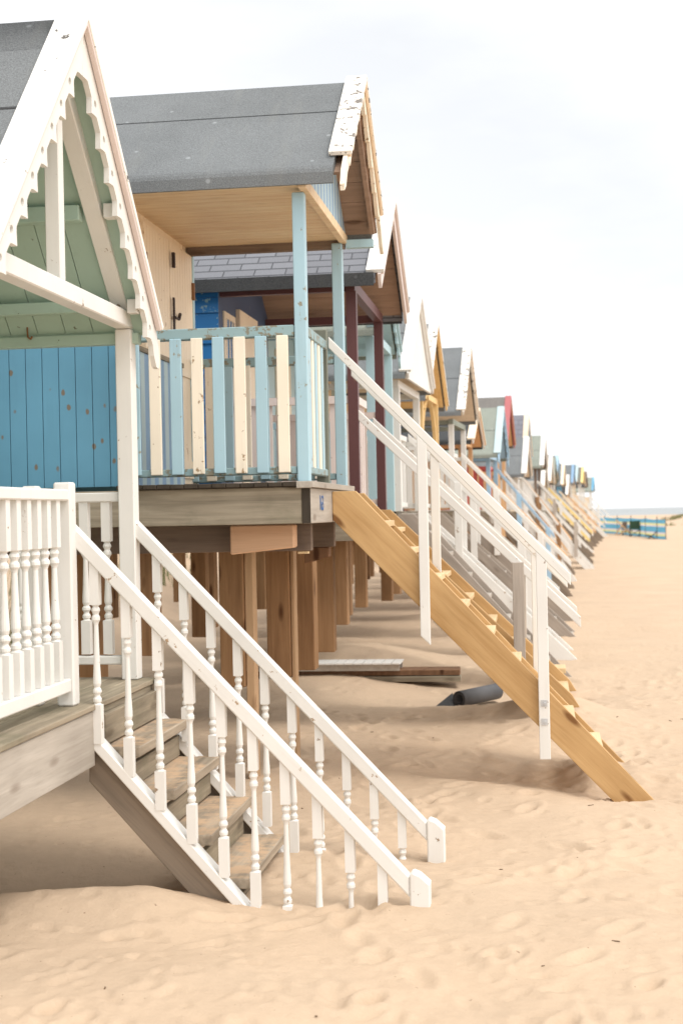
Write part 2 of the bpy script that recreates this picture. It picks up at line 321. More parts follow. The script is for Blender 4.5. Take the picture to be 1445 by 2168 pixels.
def make_ground():
    def grow(a, step, ratio, end, sgn):
        o = []; p = a
        while abs(p) < abs(end) or (sgn > 0 and p < end) or (sgn < 0 and p > end):
            step *= ratio; p += sgn*step; o.append(p)
            if (sgn > 0 and p >= end) or (sgn < 0 and p <= end): break
        return o
    xf = list(np.arange(-3.6, 2.3, .02)); xs = grow(xf[0], .02, 1.05, -700, -1)[::-1]+xf+grow(xf[-1], .02, 1.05, 700, 1)
    yf = list(np.arange(4.5, 11.5, .02)); ys = grow(yf[0], .05, 1.25, -60, -1)[::-1]+yf+grow(yf[-1], .02, 1.013, 560, 1)
    xs = np.array(xs); ys = np.array(ys); nx, ny = len(xs), len(ys)
    X, Y = np.meshgrid(xs, ys); Z = gz(X, Y)
    rng = np.random.default_rng(11)
    def dent(cx, cy, a, b, ang, depth):
        r_ = max(a, b)*2.4
        i0, i1 = np.searchsorted(xs, [cx-r_, cx+r_]); j0, j1 = np.searchsorted(ys, [cy-r_, cy+r_])
        if i1 <= i0+1 or j1 <= j0+1: return
        dx = X[j0:j1, i0:i1]-cx; dy = Y[j0:j1, i0:i1]-cy
        u = (dx*math.cos(ang)+dy*math.sin(ang))/a; v = (-dx*math.sin(ang)+dy*math.cos(ang))/b; q = u*u+v*v
        Z[j0:j1, i0:i1] += depth*(-np.exp(-q*1.6)+.55*np.exp(-(np.sqrt(q)-1.25)**2*6))
    for _ in range(2600):
        cy = 4.6+ (rng.random()**1.6)*34; cx = rng.uniform(-3.0, 1.2+cy*.12)
        if cy > 13 and cx < -.5 and rng.random() < .6: continue
        dent(cx, cy, rng.uniform(.025, .09), rng.uniform(.02, .05), rng.uniform(0, 3.14), rng.uniform(.003, .013))
    for _ in range(60):                                     # footprint trails
        cx, cy = rng.uniform(-1.0, 2.6), rng.uniform(4.8, 16); an = rng.uniform(0, 6.28)
        for k in range(6):
            dent(cx+math.cos(an)*.5*k+(-1)**k*.07*math.sin(an), cy+math.sin(an)*.5*k, .13, .052, an, rng.uniform(.012, .022))
    for px_, py_ in ((-.62, 4.95), (-1.72, 4.78), (.05, 4.72), (-.2, 5.5), (.35, 5.1)): dent(px_, py_, .075, .045, 1.2, .03)
    me = bpy.data.meshes.new('sand_beach'); me.vertices.add(nx*ny)
    me.vertices.foreach_set('co', np.stack([X, Y, Z], -1).ravel())
    i = np.arange((ny-1)*(nx-1)); r_ = i//(nx-1); c_ = i % (nx-1); a = r_*nx+c_
    q = np.stack([a, a+1, a+nx+1, a+nx], -1).ravel()
    me.loops.add(len(q)); me.loops.foreach_set('vertex_index', q); me.polygons.add(len(i)); me.polygons.foreach_set('loop_start', i*4)
    me.polygons.foreach_set('use_smooth', np.ones(len(i), bool)); me.update(calc_edges=True); me.validate()
    o = bpy.data.objects.new('sand_beach', me); COL.objects.link(o); tag(o, 'pale golden sand beach with footprints and soft dips', 'sand', kind='structure')
    b = NB('sand'); v = b.coord(rnd=False); c = lin(236, 209, 180, .63)
    n1 = b.noise(v, .9, 5, .6); n2 = b.noise(v, 17, 8, .72); n3 = b.noise(v, 420, 2, .7)
    col = b.ramp(n1, .3, .72, sc(c, .92), sc((c[0]*1.02, c[1]*1.0, c[2]*.98), 1.06)); col = b.mix(.3, col, b.ramp(n2, .3, .7, sc(c, .84), sc(c, 1.14)))
    col = b.mix(b.ramp(n3, .62, .74, (0, 0, 0, 1), (.35, .35, .35, 1)), col, sc(c, .55))
    n4 = b.noise(v, 38, 3, .6); col = b.mix(b.ramp(n4, .71, .76, (0, 0, 0, 1), (.6,)*3+(1,)), col, lin(120, 92, 70, .7))
    ad = b.n('ShaderNodeMath', operation='MULTIPLY_ADD'); b.l(n3, ad.inputs[0]); ad.inputs[1].default_value = .12; n5 = b.noise(v, 4.2, 7, .66); a5 = b.n('ShaderNodeMath', operation='MULTIPLY_ADD'); b.l(n5, a5.inputs[0]); a5.inputs[1].default_value = 1.6; b.l(n2, a5.inputs[2]); b.l(a5.outputs[0], ad.inputs[2]); b.bump(ad.outputs[0], .42, .02)
    me.materials.append(b.done(col, .95, .1))
    return o
make_ground()
def sea():
    mb = MB().box(-9000, 12000, 400, 26000, -8, -.52)
    b = NB('sea_water'); v = b.coord((.02, .1, 1), rnd=False); n1 = b.noise(v, 1.2, 5); col = b.ramp(n1, .35, .7, lin(164, 168, 170, .75), lin(194, 198, 199, .82))
    col = b.mix(b.ramp(n1, .66, .72), col, lin(215, 222, 224, .85))
    o = mb.to('sea', b.done(col, .9, .0)); tag(o, 'thin grey-blue strip of sea along the horizon', 'sea', kind='structure')
sea()

# ------------------------------------------------------------------ shared hut pieces
def roofline(yc, za, hw, t):            # top outline z at offset
    return lambda dy: za-abs(dy)*t
def roof_slab(root, yc, za, hw, t, x0, x1, mat, th=.035, lip=.09, seams=(), world=True, name='roof', seammat=None):
    def side(s):
        ze = za-hw*t
        return [(s*hw*.985, ze+.012), (s*hw, ze-.008), (s*(hw+.008), ze-.03), (s*(hw+.008), ze-lip), (s*(hw-.012), ze-lip), (s*(hw-.02), ze-th-.012)]
    R_ = side(1); L_ = side(-1)
    pts = [(0, za)]+R_+[(0, za-th-.012)]+L_[::-1]
    mb = MB().px([(yc+a, b) for a, b in pts], x0, x1)
    for k in seams:                      # overlapping felt course: proud strip with its shade line below painted as a dark strip
        for s in (-1, 1):
            a0, a1 = s*.0, s*hw*k; nz_ = 1/math.hypot(1, t); ny = s*t*nz_
            p = [(a0, za+.004), (a1, za-abs(a1)*t+.004), (a1, za-abs(a1)*t-.004), (a0, za-.004)]
            mb.px([(yc+q+ny*.0, z) for q, z in p], x0+.004, x1-.004)
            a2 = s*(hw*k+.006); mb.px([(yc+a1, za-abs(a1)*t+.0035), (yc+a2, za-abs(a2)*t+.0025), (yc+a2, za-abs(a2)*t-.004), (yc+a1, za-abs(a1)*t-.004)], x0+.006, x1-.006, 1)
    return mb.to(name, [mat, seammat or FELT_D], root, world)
def slope_prism(mb, yc, za, t, s, poly, x0, x1, mi=0):
    """poly in (along slope, perpendicular down) on side s; extruded x0..x1"""
    L_ = math.hypot(1, t); cy, cz = s/L_, -t/L_; py_, pz_ = -s*t/L_, -1/L_
    loops = poly if isinstance(poly[0][0], (tuple, list)) else [poly]
    mb.prism([[(yc+u*cy+v*py_, za+u*cz+v*pz_) for u, v in l] for l in loops], lambda a, b, x: (x, a, b), x0, x1, mi)
def barge_poly(t, L, base, amp, pitch_, style, tip=.1, hole=0):
    """plumb-cut at the apex (u = d*t)"""
    pts = [(0, 0), (L, 0)]
    if style == 'scallop':
        pts += [(L+tip*.55, .03), (L+tip*.95, .075), (L+tip, .115), (L+tip*.8, .14), (L+tip*.4, .135), (L+tip*.1, .11)]
    elif style == 'saw':
        pts += [(L+tip*.6, .01), (L+tip*1.0, .05), (L+tip*1.05, .085), (L+tip*.7, .10), (L+tip*.2, .07)]
    else: pts += [(L, base)]
    bot = []
    u = 0; n = 14
    k = 0
    us = np.arange(base*t+.03, L-.01, pitch_/n)
    for u in us:
        fr = (u/pitch_) % 1
        if style == 'scallop': d = base+amp*(1-min(1, abs(math.sin(math.pi*fr))*1.25))
        elif style == 'saw': d = base+amp*(fr**.6 if fr < .9 else (1-fr)*9)
        else: d = base
        bot.append((u, d))
    if style == 'plain': bot = []
    pts += bot[::-1]
    pts += [((base)*t, base)]
    loops = [pts]
    if hole:
        k = 1
        while k*pitch_ < L-.04:
            u = k*pitch_
            if u > base*t+.06: loops.append([(u+hole*math.cos(a)*1.25, base*.78+hole*math.sin(a)) for a in np.linspace(0, 2*math.pi, 11)[:-1]])
            k += 1
    return loops
def gable_trim(root, yc, za, t, L, xb, capx0, capx1, capmat, bargemat, style='scallop', base=.09, amp=.045, pitch_=.135, tip=.14, hole=0, world=True, capth=.028, under=None, bevel=.003, drop=.0, bL=None):
    for s in (-1, 1):
        mb = MB(); slope_prism(mb, yc, za, t, s, [(-capth*t if False else 0, 0), (L, 0), (L, capth), (capth*t, capth)], capx0, capx1)
        if under:                                    # bare batten under the cap overhang
            slope_prism(mb, yc, za, t, s, [(capth*t+.0, capth+.001), (L-.01, capth+.001), (L-.01, capth+.018), (capth*t+.02, capth+.018)], xb+.027, capx1-.006, 1)
        mb.to('barge_cap', [capmat, under or capmat], root, world, bevel=bevel)
        mb = MB(); lp = barge_poly(t, bL or L, base, amp, pitch_, style, tip, hole)
        lp = [[(u+(capth+.002)*t, v+capth+.002+drop) for u, v in l] for l in lp]
        slope_prism(mb, yc, za, t, s, lp, xb, xb+.025); mb.to('barge_board', bargemat, root, world, bevel=0)
def stilts(root, pts, ztop, mat=None, sz=.15, world=True):
    me = MB().box(-sz/2, sz/2, -sz/2, sz/2, -.9, 0).mesh('stilt', mat or STILT)
    for x, y in pts: inst('stilt', me, root, (x, y, ztop), world, bevel=.006, rotz=random.uniform(-.04, .04))

def baluster_mesh(mat, L=.80, w_=.047):
    h = w_/2; mb = MB(); zt = 0
    z1, z2 = -.205, -L+.175
    mb.box(-h, h, -h, h, z1, zt); mb.box(-h, h, -h, h, -L, z2)
    r = h
    pr = [(r*.98, z1), (r*.6, z1-.008), (r*.85, z1-.016), (r*.95, z1-.026), (r*.7, z1-.038), (r*.62, z1-.044), (r*.9, z1-.056), (r*.93, z1-.068), (r*.62, z1-.08), (r*.5, z1-.09)]
    zb = z2
    pr += [(r*.55, z1-.14), (r*.68, zb+.18), (r*.84, zb+.12), (r*.86, zb+.095), (r*.7, zb+.083), (r*.6, zb+.078), (r*.92, zb+.066), (r*.95, zb+.056), (r*.62, zb+.044), (r*.6, zb+.038), (r*.92, zb+.026), (r*.9, zb+.014), (r*.65, zb+.007), (r*.98, zb)]
    mb.lathe(pr, n=14)
    return mb.mesh('baluster', mat)

# ------------------------------------------------------------------ hut 1 (white gable, mint porch)
def hut_white():
    H = thing('beach_hut', 'nearest beach hut, white scalloped gable, mint green porch ceiling and white turned balusters', 'beach hut', (-2.1, 6.09, 0), group='beach huts in the row')
    yc, za, t, hw = 6.09, 3.99, 1.07, 1.16
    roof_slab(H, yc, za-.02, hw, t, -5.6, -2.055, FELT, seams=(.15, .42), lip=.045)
    gable_trim(H, yc, za+.015, t, hw*math.hypot(1, t)+.02, -1.985, -2.07, -1.925, WHITE_CAP, WHITE, 'scallop', .115, .055, .178, .17, .0155, under=PINK, bL=hw*math.hypot(1, t)-.02)
    # underside boards, running down each slope
    mb = MB(); L = hw*math.hypot(1, t)-.03; x = -5.55; k = 0
    while x < -2.0:
        for s in (-1, 1): slope_prism(mb, yc, za-.02, t, s, [(.06, .055), (L, .055), (L, .072), (.08, .072)], x, min(x+.145, -1.99))
        x += .149
    mb.to('ceiling_boards', MINT, H)
    mb = MB(); zz = za-.075
    for s in (-1, 1): mb.px([(yc+s*.06, zz), (yc+s*1.05, zz-.99*t), (yc+s*1.05, zz-.99*t-.02), (yc+s*.06, zz-.03)], -2.06, -1.99)
    # front truss
    for s in (-1, 1):
        MB().box(-2.145, -2.06, yc+s*1.06-.045, yc+s*1.06+.045, .92, 2.728).to('post', WHITE, H, bevel=.005)
        MB().beam((-2.1, yc+s*.10, 3.70), (-2.1, yc+s*1.04, 2.80), .075, .085, up=(1, 0, 0)).to('rafter', WHITE, H, bevel=.004)
    MB().box(-2.142, -2.058, yc-1.12, yc+1.11, 2.73, 2.815).to('tie_beam', WHITE, H, bevel=.006)
    MB().box(-2.135, -2.068, yc-.034, yc+.034, 2.816, 3.68).to('king_post', WHITE, H, bevel=.004)
    # eave plates, infill and purlins
    for s in (-1, 1):
        y = yc+s*1.08
        y3 = yc+s*.90; mb = MB().box(-5.5, -2.16, y3-.03, y3+.03, 2.80, 2.86).box(-5.5, -2.03, y-.035, y+.035, 2.655, 2.712); mb.to('eave_plate', MINT, H, bevel=.004)
        mb = MB(); x = -5.5
        while x < -2.1: mb.box(x, x+.142, y-.012, y+.012, 2.712, 2.74); x += .146
        mb.to('eave_boarding', MINT, H)
        y2 = yc+s*.55; zt = za-.02-.55*t-.11
        MB().box(-5.5, -2.16, y2-.035, y2+.035, zt-.08, zt-.005).to('purlin', MINT, H, bevel=.004)
        for q, zq in ((y2, zt-.005), (yc+s*.92, 2.86)): MB().box(-2.04, -1.99, q-.03, q+.03, zq-.07, zq).to('purlin_end', WHITE, H, bevel=.003)
    # walls
    mb = MB(); x0, x1, y0, y1 = -5.4, -3.2, yc-1.03, yc+1.03
    for s, y in ((-1, y0), (1, y1)): mb.box(x0, x1, y-.02, y+.02, .92, 2.668)
    mb.to('side_wall', MINT, H)
    mb = MB(); y = y0
    while y < y1-.05:
        yy = min(y+.12, y1); zt = min(za-.13-t*max(abs(y-yc), abs(yy-yc)), 3.7); mb.box(x1-.02, x1, y+.002, yy-.002, .92, max(2.66, zt)); y += .122
    mb.to('front_wall', MINT, H)
    MB().box(x0-.02, x0+.02, y0, y1, .92, 2.668).to('back_wall', MINT, H)
    d = MB().box(x1, x1+.03, yc-.4, yc+.4, .95, 2.75).to('door', WHITE, H, bevel=.004)
    MB().tube((x1+.03, yc+.3, 1.85), (x1+.07, yc+.3, 1.85), .015).to('handle', IRON, d)
    hk = MB(); p = [(-2.62, 7.13, 2.79), (-2.62, 7.125, 2.74), (-2.615, 7.12, 2.705), (-2.6, 7.12, 2.695), (-2.592, 7.12, 2.71)]
    for a, b in zip(p, p[1:]): hk.tube(a, b, .005, 6)
    hk.to('hook', RUST, H)
    # deck
    mb = MB(); x = -3.2; k = 0
    while x < -2.0: mb.box(x, x+.118, yc-1.2+random.uniform(-.008, .008), yc+1.16+random.uniform(-.008, .008), .893, .92-random.uniform(0, .003)); x += .1215
    mb.to('deck', WEATH_Y, H, bevel=.004)
    MB().box(-2.035, -2.0, yc-1.17, yc+.10, .64, .889).to('deck_fascia', BLEACH, H, bevel=.004)
    MB().box(-2.035, -2.003, yc+.102, yc+1.13, .70, .889).to('deck_fascia', WEATH_Y, H, bevel=.004)
    for s in (-1, 1): MB().box(-5.4, -2.04, yc+s*1.12-.022, yc+s*1.12+.022, .70, .888).to('deck_beam', WEATH, H)
    stilts(H, [(-3.9, yc-.95), (-3.9, yc+.95), (-5.2, yc-.95), (-5.2, yc+.95)], .70, STILT2)
    # front railing: near half
    bal = baluster_mesh(WHITE, .79)
    r_ = MB().box(-2.135, -2.065, yc-1.02, 6.098, 1.835, 1.885).to('top_rail', WHITE, H, bevel=.006)
    MB().box(-2.13, -2.07, yc-1.02, 6.095, .985, 1.045).to('bottom_rail', WHITE, H, bevel=.006)
    y = 5.985
    while y > yc-1.0: inst('baluster', bal, H, (-2.1, y, 1.836)); y -= .119
    MB().box(-2.14, -2.06, 6.10, 6.178, .92, 1.918).to('newel_post', WHITE, H, bevel=.008)
    MB().box(-2.29, -2.22, 6.11, 6.175, .92, 1.905).to('newel_post', WHITE, H, bevel=.008)
    # side railings
    for s in (1, -1):
        y = yc+s*1.07
        MB().box(-3.18, -2.146, y-.033, y+.033, 1.838, 1.888).to('top_rail', WHITE, H, bevel=.006)
        MB().box(-3.18, -2.146, y-.03, y+.03, .995, 1.04).to('bottom_rail', WHITE, H, bevel=.006)
        for k in range(7): inst('baluster', bal, H, (-2.225-.118*k, y, 1.839))
hut_white()

def stair_white():
    T = thing('staircase', 'white painted staircase with turned balusters and sandy weathered treads, nearest the camera', 'staircase', (-1.6, 6.68, 0), group='staircases down to the sand')
    bal = baluster_mesh(WHITE, .83, .042)
    for yb, xl, za_, zb_, th_, xs in ((6.20, -2.1, 1.751, .165, .092, [-1.985+.1415*k for k in range(10)]), (7.16, -2.085, 1.764, .19, .092, [-1.96+.138*k for k in range(10)])):
        sl = (za_-zb_)/(-.59-xl)
        MB().py([(xl, za_), (-.59, zb_), (-.59, zb_-th_), (xl, za_-th_)], yb-.034, yb+.034).to('handrail', WHITE_S, T, bevel=.006)
        for x in xs: inst('baluster', bal, T, (x, yb+random.uniform(-.004, .004), za_-th_-(x-xl)*sl+.032), rotz=random.uniform(-.05, .05))
        MB().py([(-.59, -.35), (-.59, zb_+.006), (-.578, zb_+.022), (-.545, zb_+.008), (-.502, zb_-.03), (-.502, -.35)], yb-.042, yb+.042).to('newel_post', WHITE, T, bevel=.006)
    for yb in (6.225, 7.195):
        MB().py([(-2.085, .872), (-1.15, -.163), (-1.15, -.233), (-2.085, .802)], yb-.045, yb+.045).to('string_cap', WHITE_S, T, bevel=.005)
        MB().py([(-2.04, .752), (-1.15, -.235), (-1.15, -.42), (-2.04, .56)], yb-.02+.02, yb+.025+.0).to('stringer', WEATH_S, T, bevel=.004)
    # sand-strewn treads
    b = NB('sandy_tread'); s_, r_ = AX['Y']; v = b.coord(s_, r_); n1 = b.noise(v, 1, 5); col = b.ramp(n1, .3, .72, lin(140, 128, 112, .85), lin(190, 174, 154, .9))
    ge = b.n('ShaderNodeNewGeometry'); sp = b.n('ShaderNodeSeparateXYZ'); b.l(ge.outputs['Normal'], sp.inputs[0])
    up = b.ramp(sp.outputs[2], .8, .9); sn = b.ramp(b.noise(b.coord(), 7, 6, .7), .42, .58, (0, 0, 0, 1), (.9, .9, .9, 1))
    col = b.mix(b.mix(1, up, sn, 'MULTIPLY'), col, lin(228, 194, 160, .7)); b.bump(n1, .3, .005); TR = b.done(col, .9, .1)
    for x, z in ((-1.815, .712), (-1.655, .518), (-1.488, .314), (-1.322, .12)):
        tr = MB().box(x-.26, x, 6.272, 7.168, z-.048, z); tr.to('tread', TR, T, bevel=.005)
        MB().box(x-.075, x-.045, 6.275, 7.165, z-.19, z-.085).to('riser', WEATH_Y, T, bevel=.003)
    MB().box(-2.0, -1.972, 6.275, 7.165, .72, .86).to('riser', WEATH_Y, T, bevel=.003)
stair_white()

# ------------------------------------------------------------------ hut 2 (striped rails, grey felt)
def text_mesh(name, s, size, mat, parent, M, ext=.001):
    cu = bpy.data.curves.new(name, 'FONT'); cu.body = s; cu.size = size; cu.extrude = ext; cu.align_x = 'CENTER'; cu.align_y = 'CENTER'
    tmp = bpy.data.objects.new('tmp', cu); COL.objects.link(tmp); bpy.context.view_layer.update()
    me = bpy.data.meshes.new_from_object(tmp.evaluated_get(bpy.context.evaluated_depsgraph_get())); bpy.data.objects.remove(tmp)
    me.transform(M); me.materials.clear(); me.materials.append(mat)
    o = bpy.data.objects.new(name, me); COL.objects.link(o); o.parent = parent; return o
def hut_striped():
    ox, yc = -1.35, 9.0
    H = thing('beach_hut', 'beach hut with cream and pale blue striped railings, grey felt roof and varnished porch ceiling', 'beach hut', (ox, yc, 0), group='beach huts in the row')
    za, t, hw = 4.5, .80, .95
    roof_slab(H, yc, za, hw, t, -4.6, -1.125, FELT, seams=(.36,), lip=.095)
    gable_trim(H, yc, za+.045, t, 1.12, -1.075, -1.16, -1.025, WHITE_OLD, CREAM_OLD, 'saw', .05, .055, .21, .24, 0, under=TAN, bL=1.12, drop=.0)
    mb = MB(); L = hw*math.hypot(1, t)-.03; d = .06; k = 0
    while d < L:
        for s in (-1, 1): slope_prism(mb, yc, za, t, s, [(d, .05), (min(d+.165, L), .05), (min(d+.165, L), .068), (d, .068)], -1.30, -1.08)
        d += .169
    mb.to('roof_boards', BROWNB, H)
    mb = MB()
    for s in (-1, 1): slope_prism(mb, yc, za, t, s, [(.14, .07), (1.14, .07), (1.14, .13), (.2, .13)], -1.12, -1.09)
    mb.to('gable_rafter', BROWNB, H)
    MB().box(-2.42, -1.3, 9.80, 9.86, 3.60, 3.655).to('eave_plate', DARKW, H)
    MB().box(-1.29, -1.1, 9.80, 9.86, 3.60, 3.655).to('eave_plate', PBLUE2, H)
    MB().box(-4.5, -2.44, 8.185, 8.24, 3.60, 3.66).to('eave_plate', PBLUE2, H)
    # striped gable triangle
    mb = MB(); y = yc-.9; k = 0
    while y < yc+.9:
        y1 = min(y+.062, yc+.9); f = lambda q: za-.06-abs(q-yc)*t
        a, b = max(3.70, f(y)), max(3.70, f(y1))
        mid = [(yc, max(3.7, f(yc)))] if y < yc < y1 else []
        if max(a, b) > 3.701: mb.px([(y, 3.695), (y1, 3.695), (y1, b)]+mid+[(y, a)], -1.325, -1.30, k % 2)
        y += .063; k += 1
    mb.to('striped_gable', [STRIPEBLUE, PALE2], H)
    # porch ceiling
    mb = MB(); y = yc-.93
    while y < yc+.84: mb.box(-2.44, -1.33, y, y+.0865, 3.655, 3.675); mb.box(-2.44, -1.33, y+.0865, y+.0915, 3.661, 3.675, 1); y += .0915
    mb.to('ceiling_boards', [SOFFIT, BROWNB], H)
    MB().box(-1.332, -1.285, yc-.93, yc+.86, 3.63, 3.694).to('ceiling_edge', SOFFIT, H, bevel=.003)
    for s in (-1, 1):
        y = yc+s*.8
        MB().box(ox-.036, ox+.036, y-.036, y+.036, 1.944, 3.63).to('post', PBLUE, H, bevel=.005)
    # walls
    x0, x1, y0, y1 = -4.5, -2.43, 8.25, 9.95
    mb = MB(); x = x1-.001; k = 0
    while x > x0: mb.box(x-.099, x, y0, y0+.02, 1.944, 3.62); x -= .1035
    mb.box(x0, x1-.005, y0+.012, y0+.03, 1.944, 3.6, 1)
    mb.to('side_wall', [BLUEWALL, DARKEND], H)
    mb = MB().box(x0, x1-.03, y1-.03, y1-.005, 1.944, 3.62); mb.to('side_wall', BLUEWALL, H)
    MB().box(x0-.02, x0, y0+.03, y1-.03, 1.944, 3.62).to('back_wall', BLUEWALL, H)
    mb = MB(); y = y0
    while y < 9.92: mb.box(x1-.025, x1, y+.0015, min(y+.0985, 9.92), 1.944, 3.655); y += .10
    mb.to('front_wall', CREAM, H)
    MB().box(x1-.03, x1+.02, 9.92, 9.965, 1.944, 3.654).to('corner_trim', PBLUE2, H, bevel=.003)
    for a, b, hn in ((8.62, 9.235, 0), (9.245, 9.86, 1)):
        mb = MB(); y = a
        while y < b-.02: mb.box(x1+.001, x1+.028, y, min(y+.0655, b), 1.98, 3.60); y += .0685
        mb.box(x1+.0285, x1+.04, a+.02, b-.02, 2.02, 2.14).box(x1+.0285, x1+.04, a+.02, b-.02, 2.72, 2.82)
        d = mb.to('door', CREAM, H)
        for z in (2.2, 3.35):
            MB().box(x1+.02, x1+.045, (b-.02 if hn else a-.01), (b+.015 if hn else a+.02), z-.06, z+.06).to('hinge', RUST, d)
        if hn:
            la = MB().box(x1+.041, x1+.052, a+.005, a+.03, 2.95, 3.22).tube((x1+.05, a+.02, 3.09), (x1+.05, a+.13, 3.09), .009).tube((x1+.05, a+.13, 3.09), (x1+.05, a+.165, 3.13), .012); la.to('latch', IRON, d)
            MB().box(x1+.041, x1+.06, a+.0, a+.03, 3.42, 3.52).to('bolt', IRON, d)
    mb = MB(); y = y0+.01; k = 0
    while y < 9.38: mb.box(x1+.045, x1+.065, y, min(y+.092, 9.385), 1.95, 2.76, k % 2); y += .092; k += 1
    mb.box(x1+.043, x1+.075, y0, 9.39, 2.76, 2.79, 2); mb.to('striped_panel', [STRIPEBLUE, PALE2, WEATH_Y], H)
    # deck
    mb = MB(); x = -2.44
    while x < -1.4: mb.box(x, x+.078, yc-.955+random.uniform(-.012, .012), yc+.93, 1.916, 1.944-random.uniform(0, .003)); x += .082
    mb.to('deck', DARKEND, H, bevel=.003)
    MB().box(-1.375, -1.285, yc-.95, yc-.945+.0, 1.905, 1.943).box(-1.372, -1.28, yc-.945, yc+.93, 1.908, 1.944).to('deck_nosing', BLEACH, H, bevel=.003)
    for s, mt in ((-1, WEATH), (1, DARKW)): MB().box(-4.5, -1.352, yc+s*.88-.022, yc+s*.88+.022, 1.70, 1.914).to('deck_beam', mt, H, bevel=.004)
    MB().box(-1.35, -1.30, yc-.905, yc+.90, 1.70, 1.906).to('deck_fascia', BLEACH, H, bevel=.004)
    MB().box(-1.349, -1.301, yc-.909, yc-.905, 1.702, 1.904).to('end_grain', DARKEND, H)
    text_mesh('number_marking', '163', .13, INK, H, Matrix.Translation((-1.30-ox+.002, -.50, 1.815)) @ Matrix.Rotation(R(90), 4, 'Z') @ Matrix.Rotation(R(90), 4, 'X') @ Matrix.Diagonal((.85, 1.0, 1, 1)))
    for y in (8.62, 9.6): MB().box(-4.4, -1.38, y-.03, y+.03, 1.53, 1.698).to('joist', DARKW, H, bevel=.004)
    blk = MB(); blk.py([(-1.845, 1.696), (-1.455, 1.696), (-1.455, 1.555), (-1.845, 1.518)], 8.40, 8.52); blk.to('bracing_block', FRESH, H, bevel=.008)
    blk = MB(); blk.py([(-1.59, 1.528), (-1.42, 1.528), (-1.42, 1.46), (-1.59, 1.415)], 9.58, 9.68); blk.to('bracing_block', STILT2, H, bevel=.006)
    MB().box(-1.45, -1.39, 8.5, 8.57, 1.515, 1.527).to('packing_shim', PINE2, H)
    stilts(H, [(-2.005, 9.22), (-1.80, 9.78), (-1.70, 10.2), (-3.1, 8.5), (-3.1, 9.6), (-4.3, 8.5), (-4.3, 9.6)], 1.53, STILT, .165)
    MB().box(-1.921, -1.865, 9.16, 9.28, -.5, 1.515).to('stilt_lit_side', LIGHTST, H, bevel=.004)  # added strip, its paler colour paints the sunlit side of the stilt
    MB().box(-1.715, -1.69, 9.72, 9.84, -.5, 1.52).to('stilt_lit_side', LIGHTST, H, bevel=.004)  # same painted lit side for the next stilt
    # railings
    sl = lambda w_, mt, L=.80: MB().box(-w_/2, w_/2, -.009, .009, -L, 0).mesh('slat', mt)
    sa, sb = sl(.07, CREAM_OLD), sl(.07, PBLUE)
    for y, xs0 in ((8.20, -1.46), (9.80, -1.50)):
        MB().box(-2.42, -1.39, y-.032, y+.032, 2.795, 2.86).to('top_rail', PBLUE_OLD, H, bevel=.006)
        MB().box(-2.42, -1.39, y-.025, y+.025, 1.99, 2.035).to('bottom_rail', PBLUE_OLD, H, bevel=.006)
        for k in range(8): inst('slat', (sa, sb)[k % 2], H, (xs0-.1275*k, y-.034 if False else y-.036, 2.80+random.uniform(-.004, .004)), bevel=.004)
    for y in (8.205, 9.805): MB().box(-2.425, -2.385, y+.033, y+.07, 1.944, 2.90).to('end_post', PBLUE_OLD, H, bevel=.004)
    MB().box(-1.385, -1.32, 8.24, 8.98, 2.80, 2.862).to('top_rail', PBLUE_OLD, H, bevel=.006)
    MB().box(-1.38, -1.325, 8.24, 8.98, 1.992, 2.037).to('bottom_rail', PBLUE_OLD, H, bevel=.006)
    fa = MB().box(-.009, .009, -.035, .035, -.80, 0).mesh('slat', CREAM_OLD); fb = MB().box(-.009, .009, -.035, .035, -.80, 0).mesh('slat', PBLUE)
    for k in range(5): inst('slat', (fb, fa)[k % 2], H, (-1.335, 8.34+.125*k, 2.80), bevel=.004)
    MB().box(-1.40, -1.32, 8.985, 9.03, 1.944, 2.93).to('end_post', wood('green_grey_post', lin(128, 132, 120, .7), lin(160, 164, 150, .75), 'Z', 0), H, bevel=.004)
hut_striped()

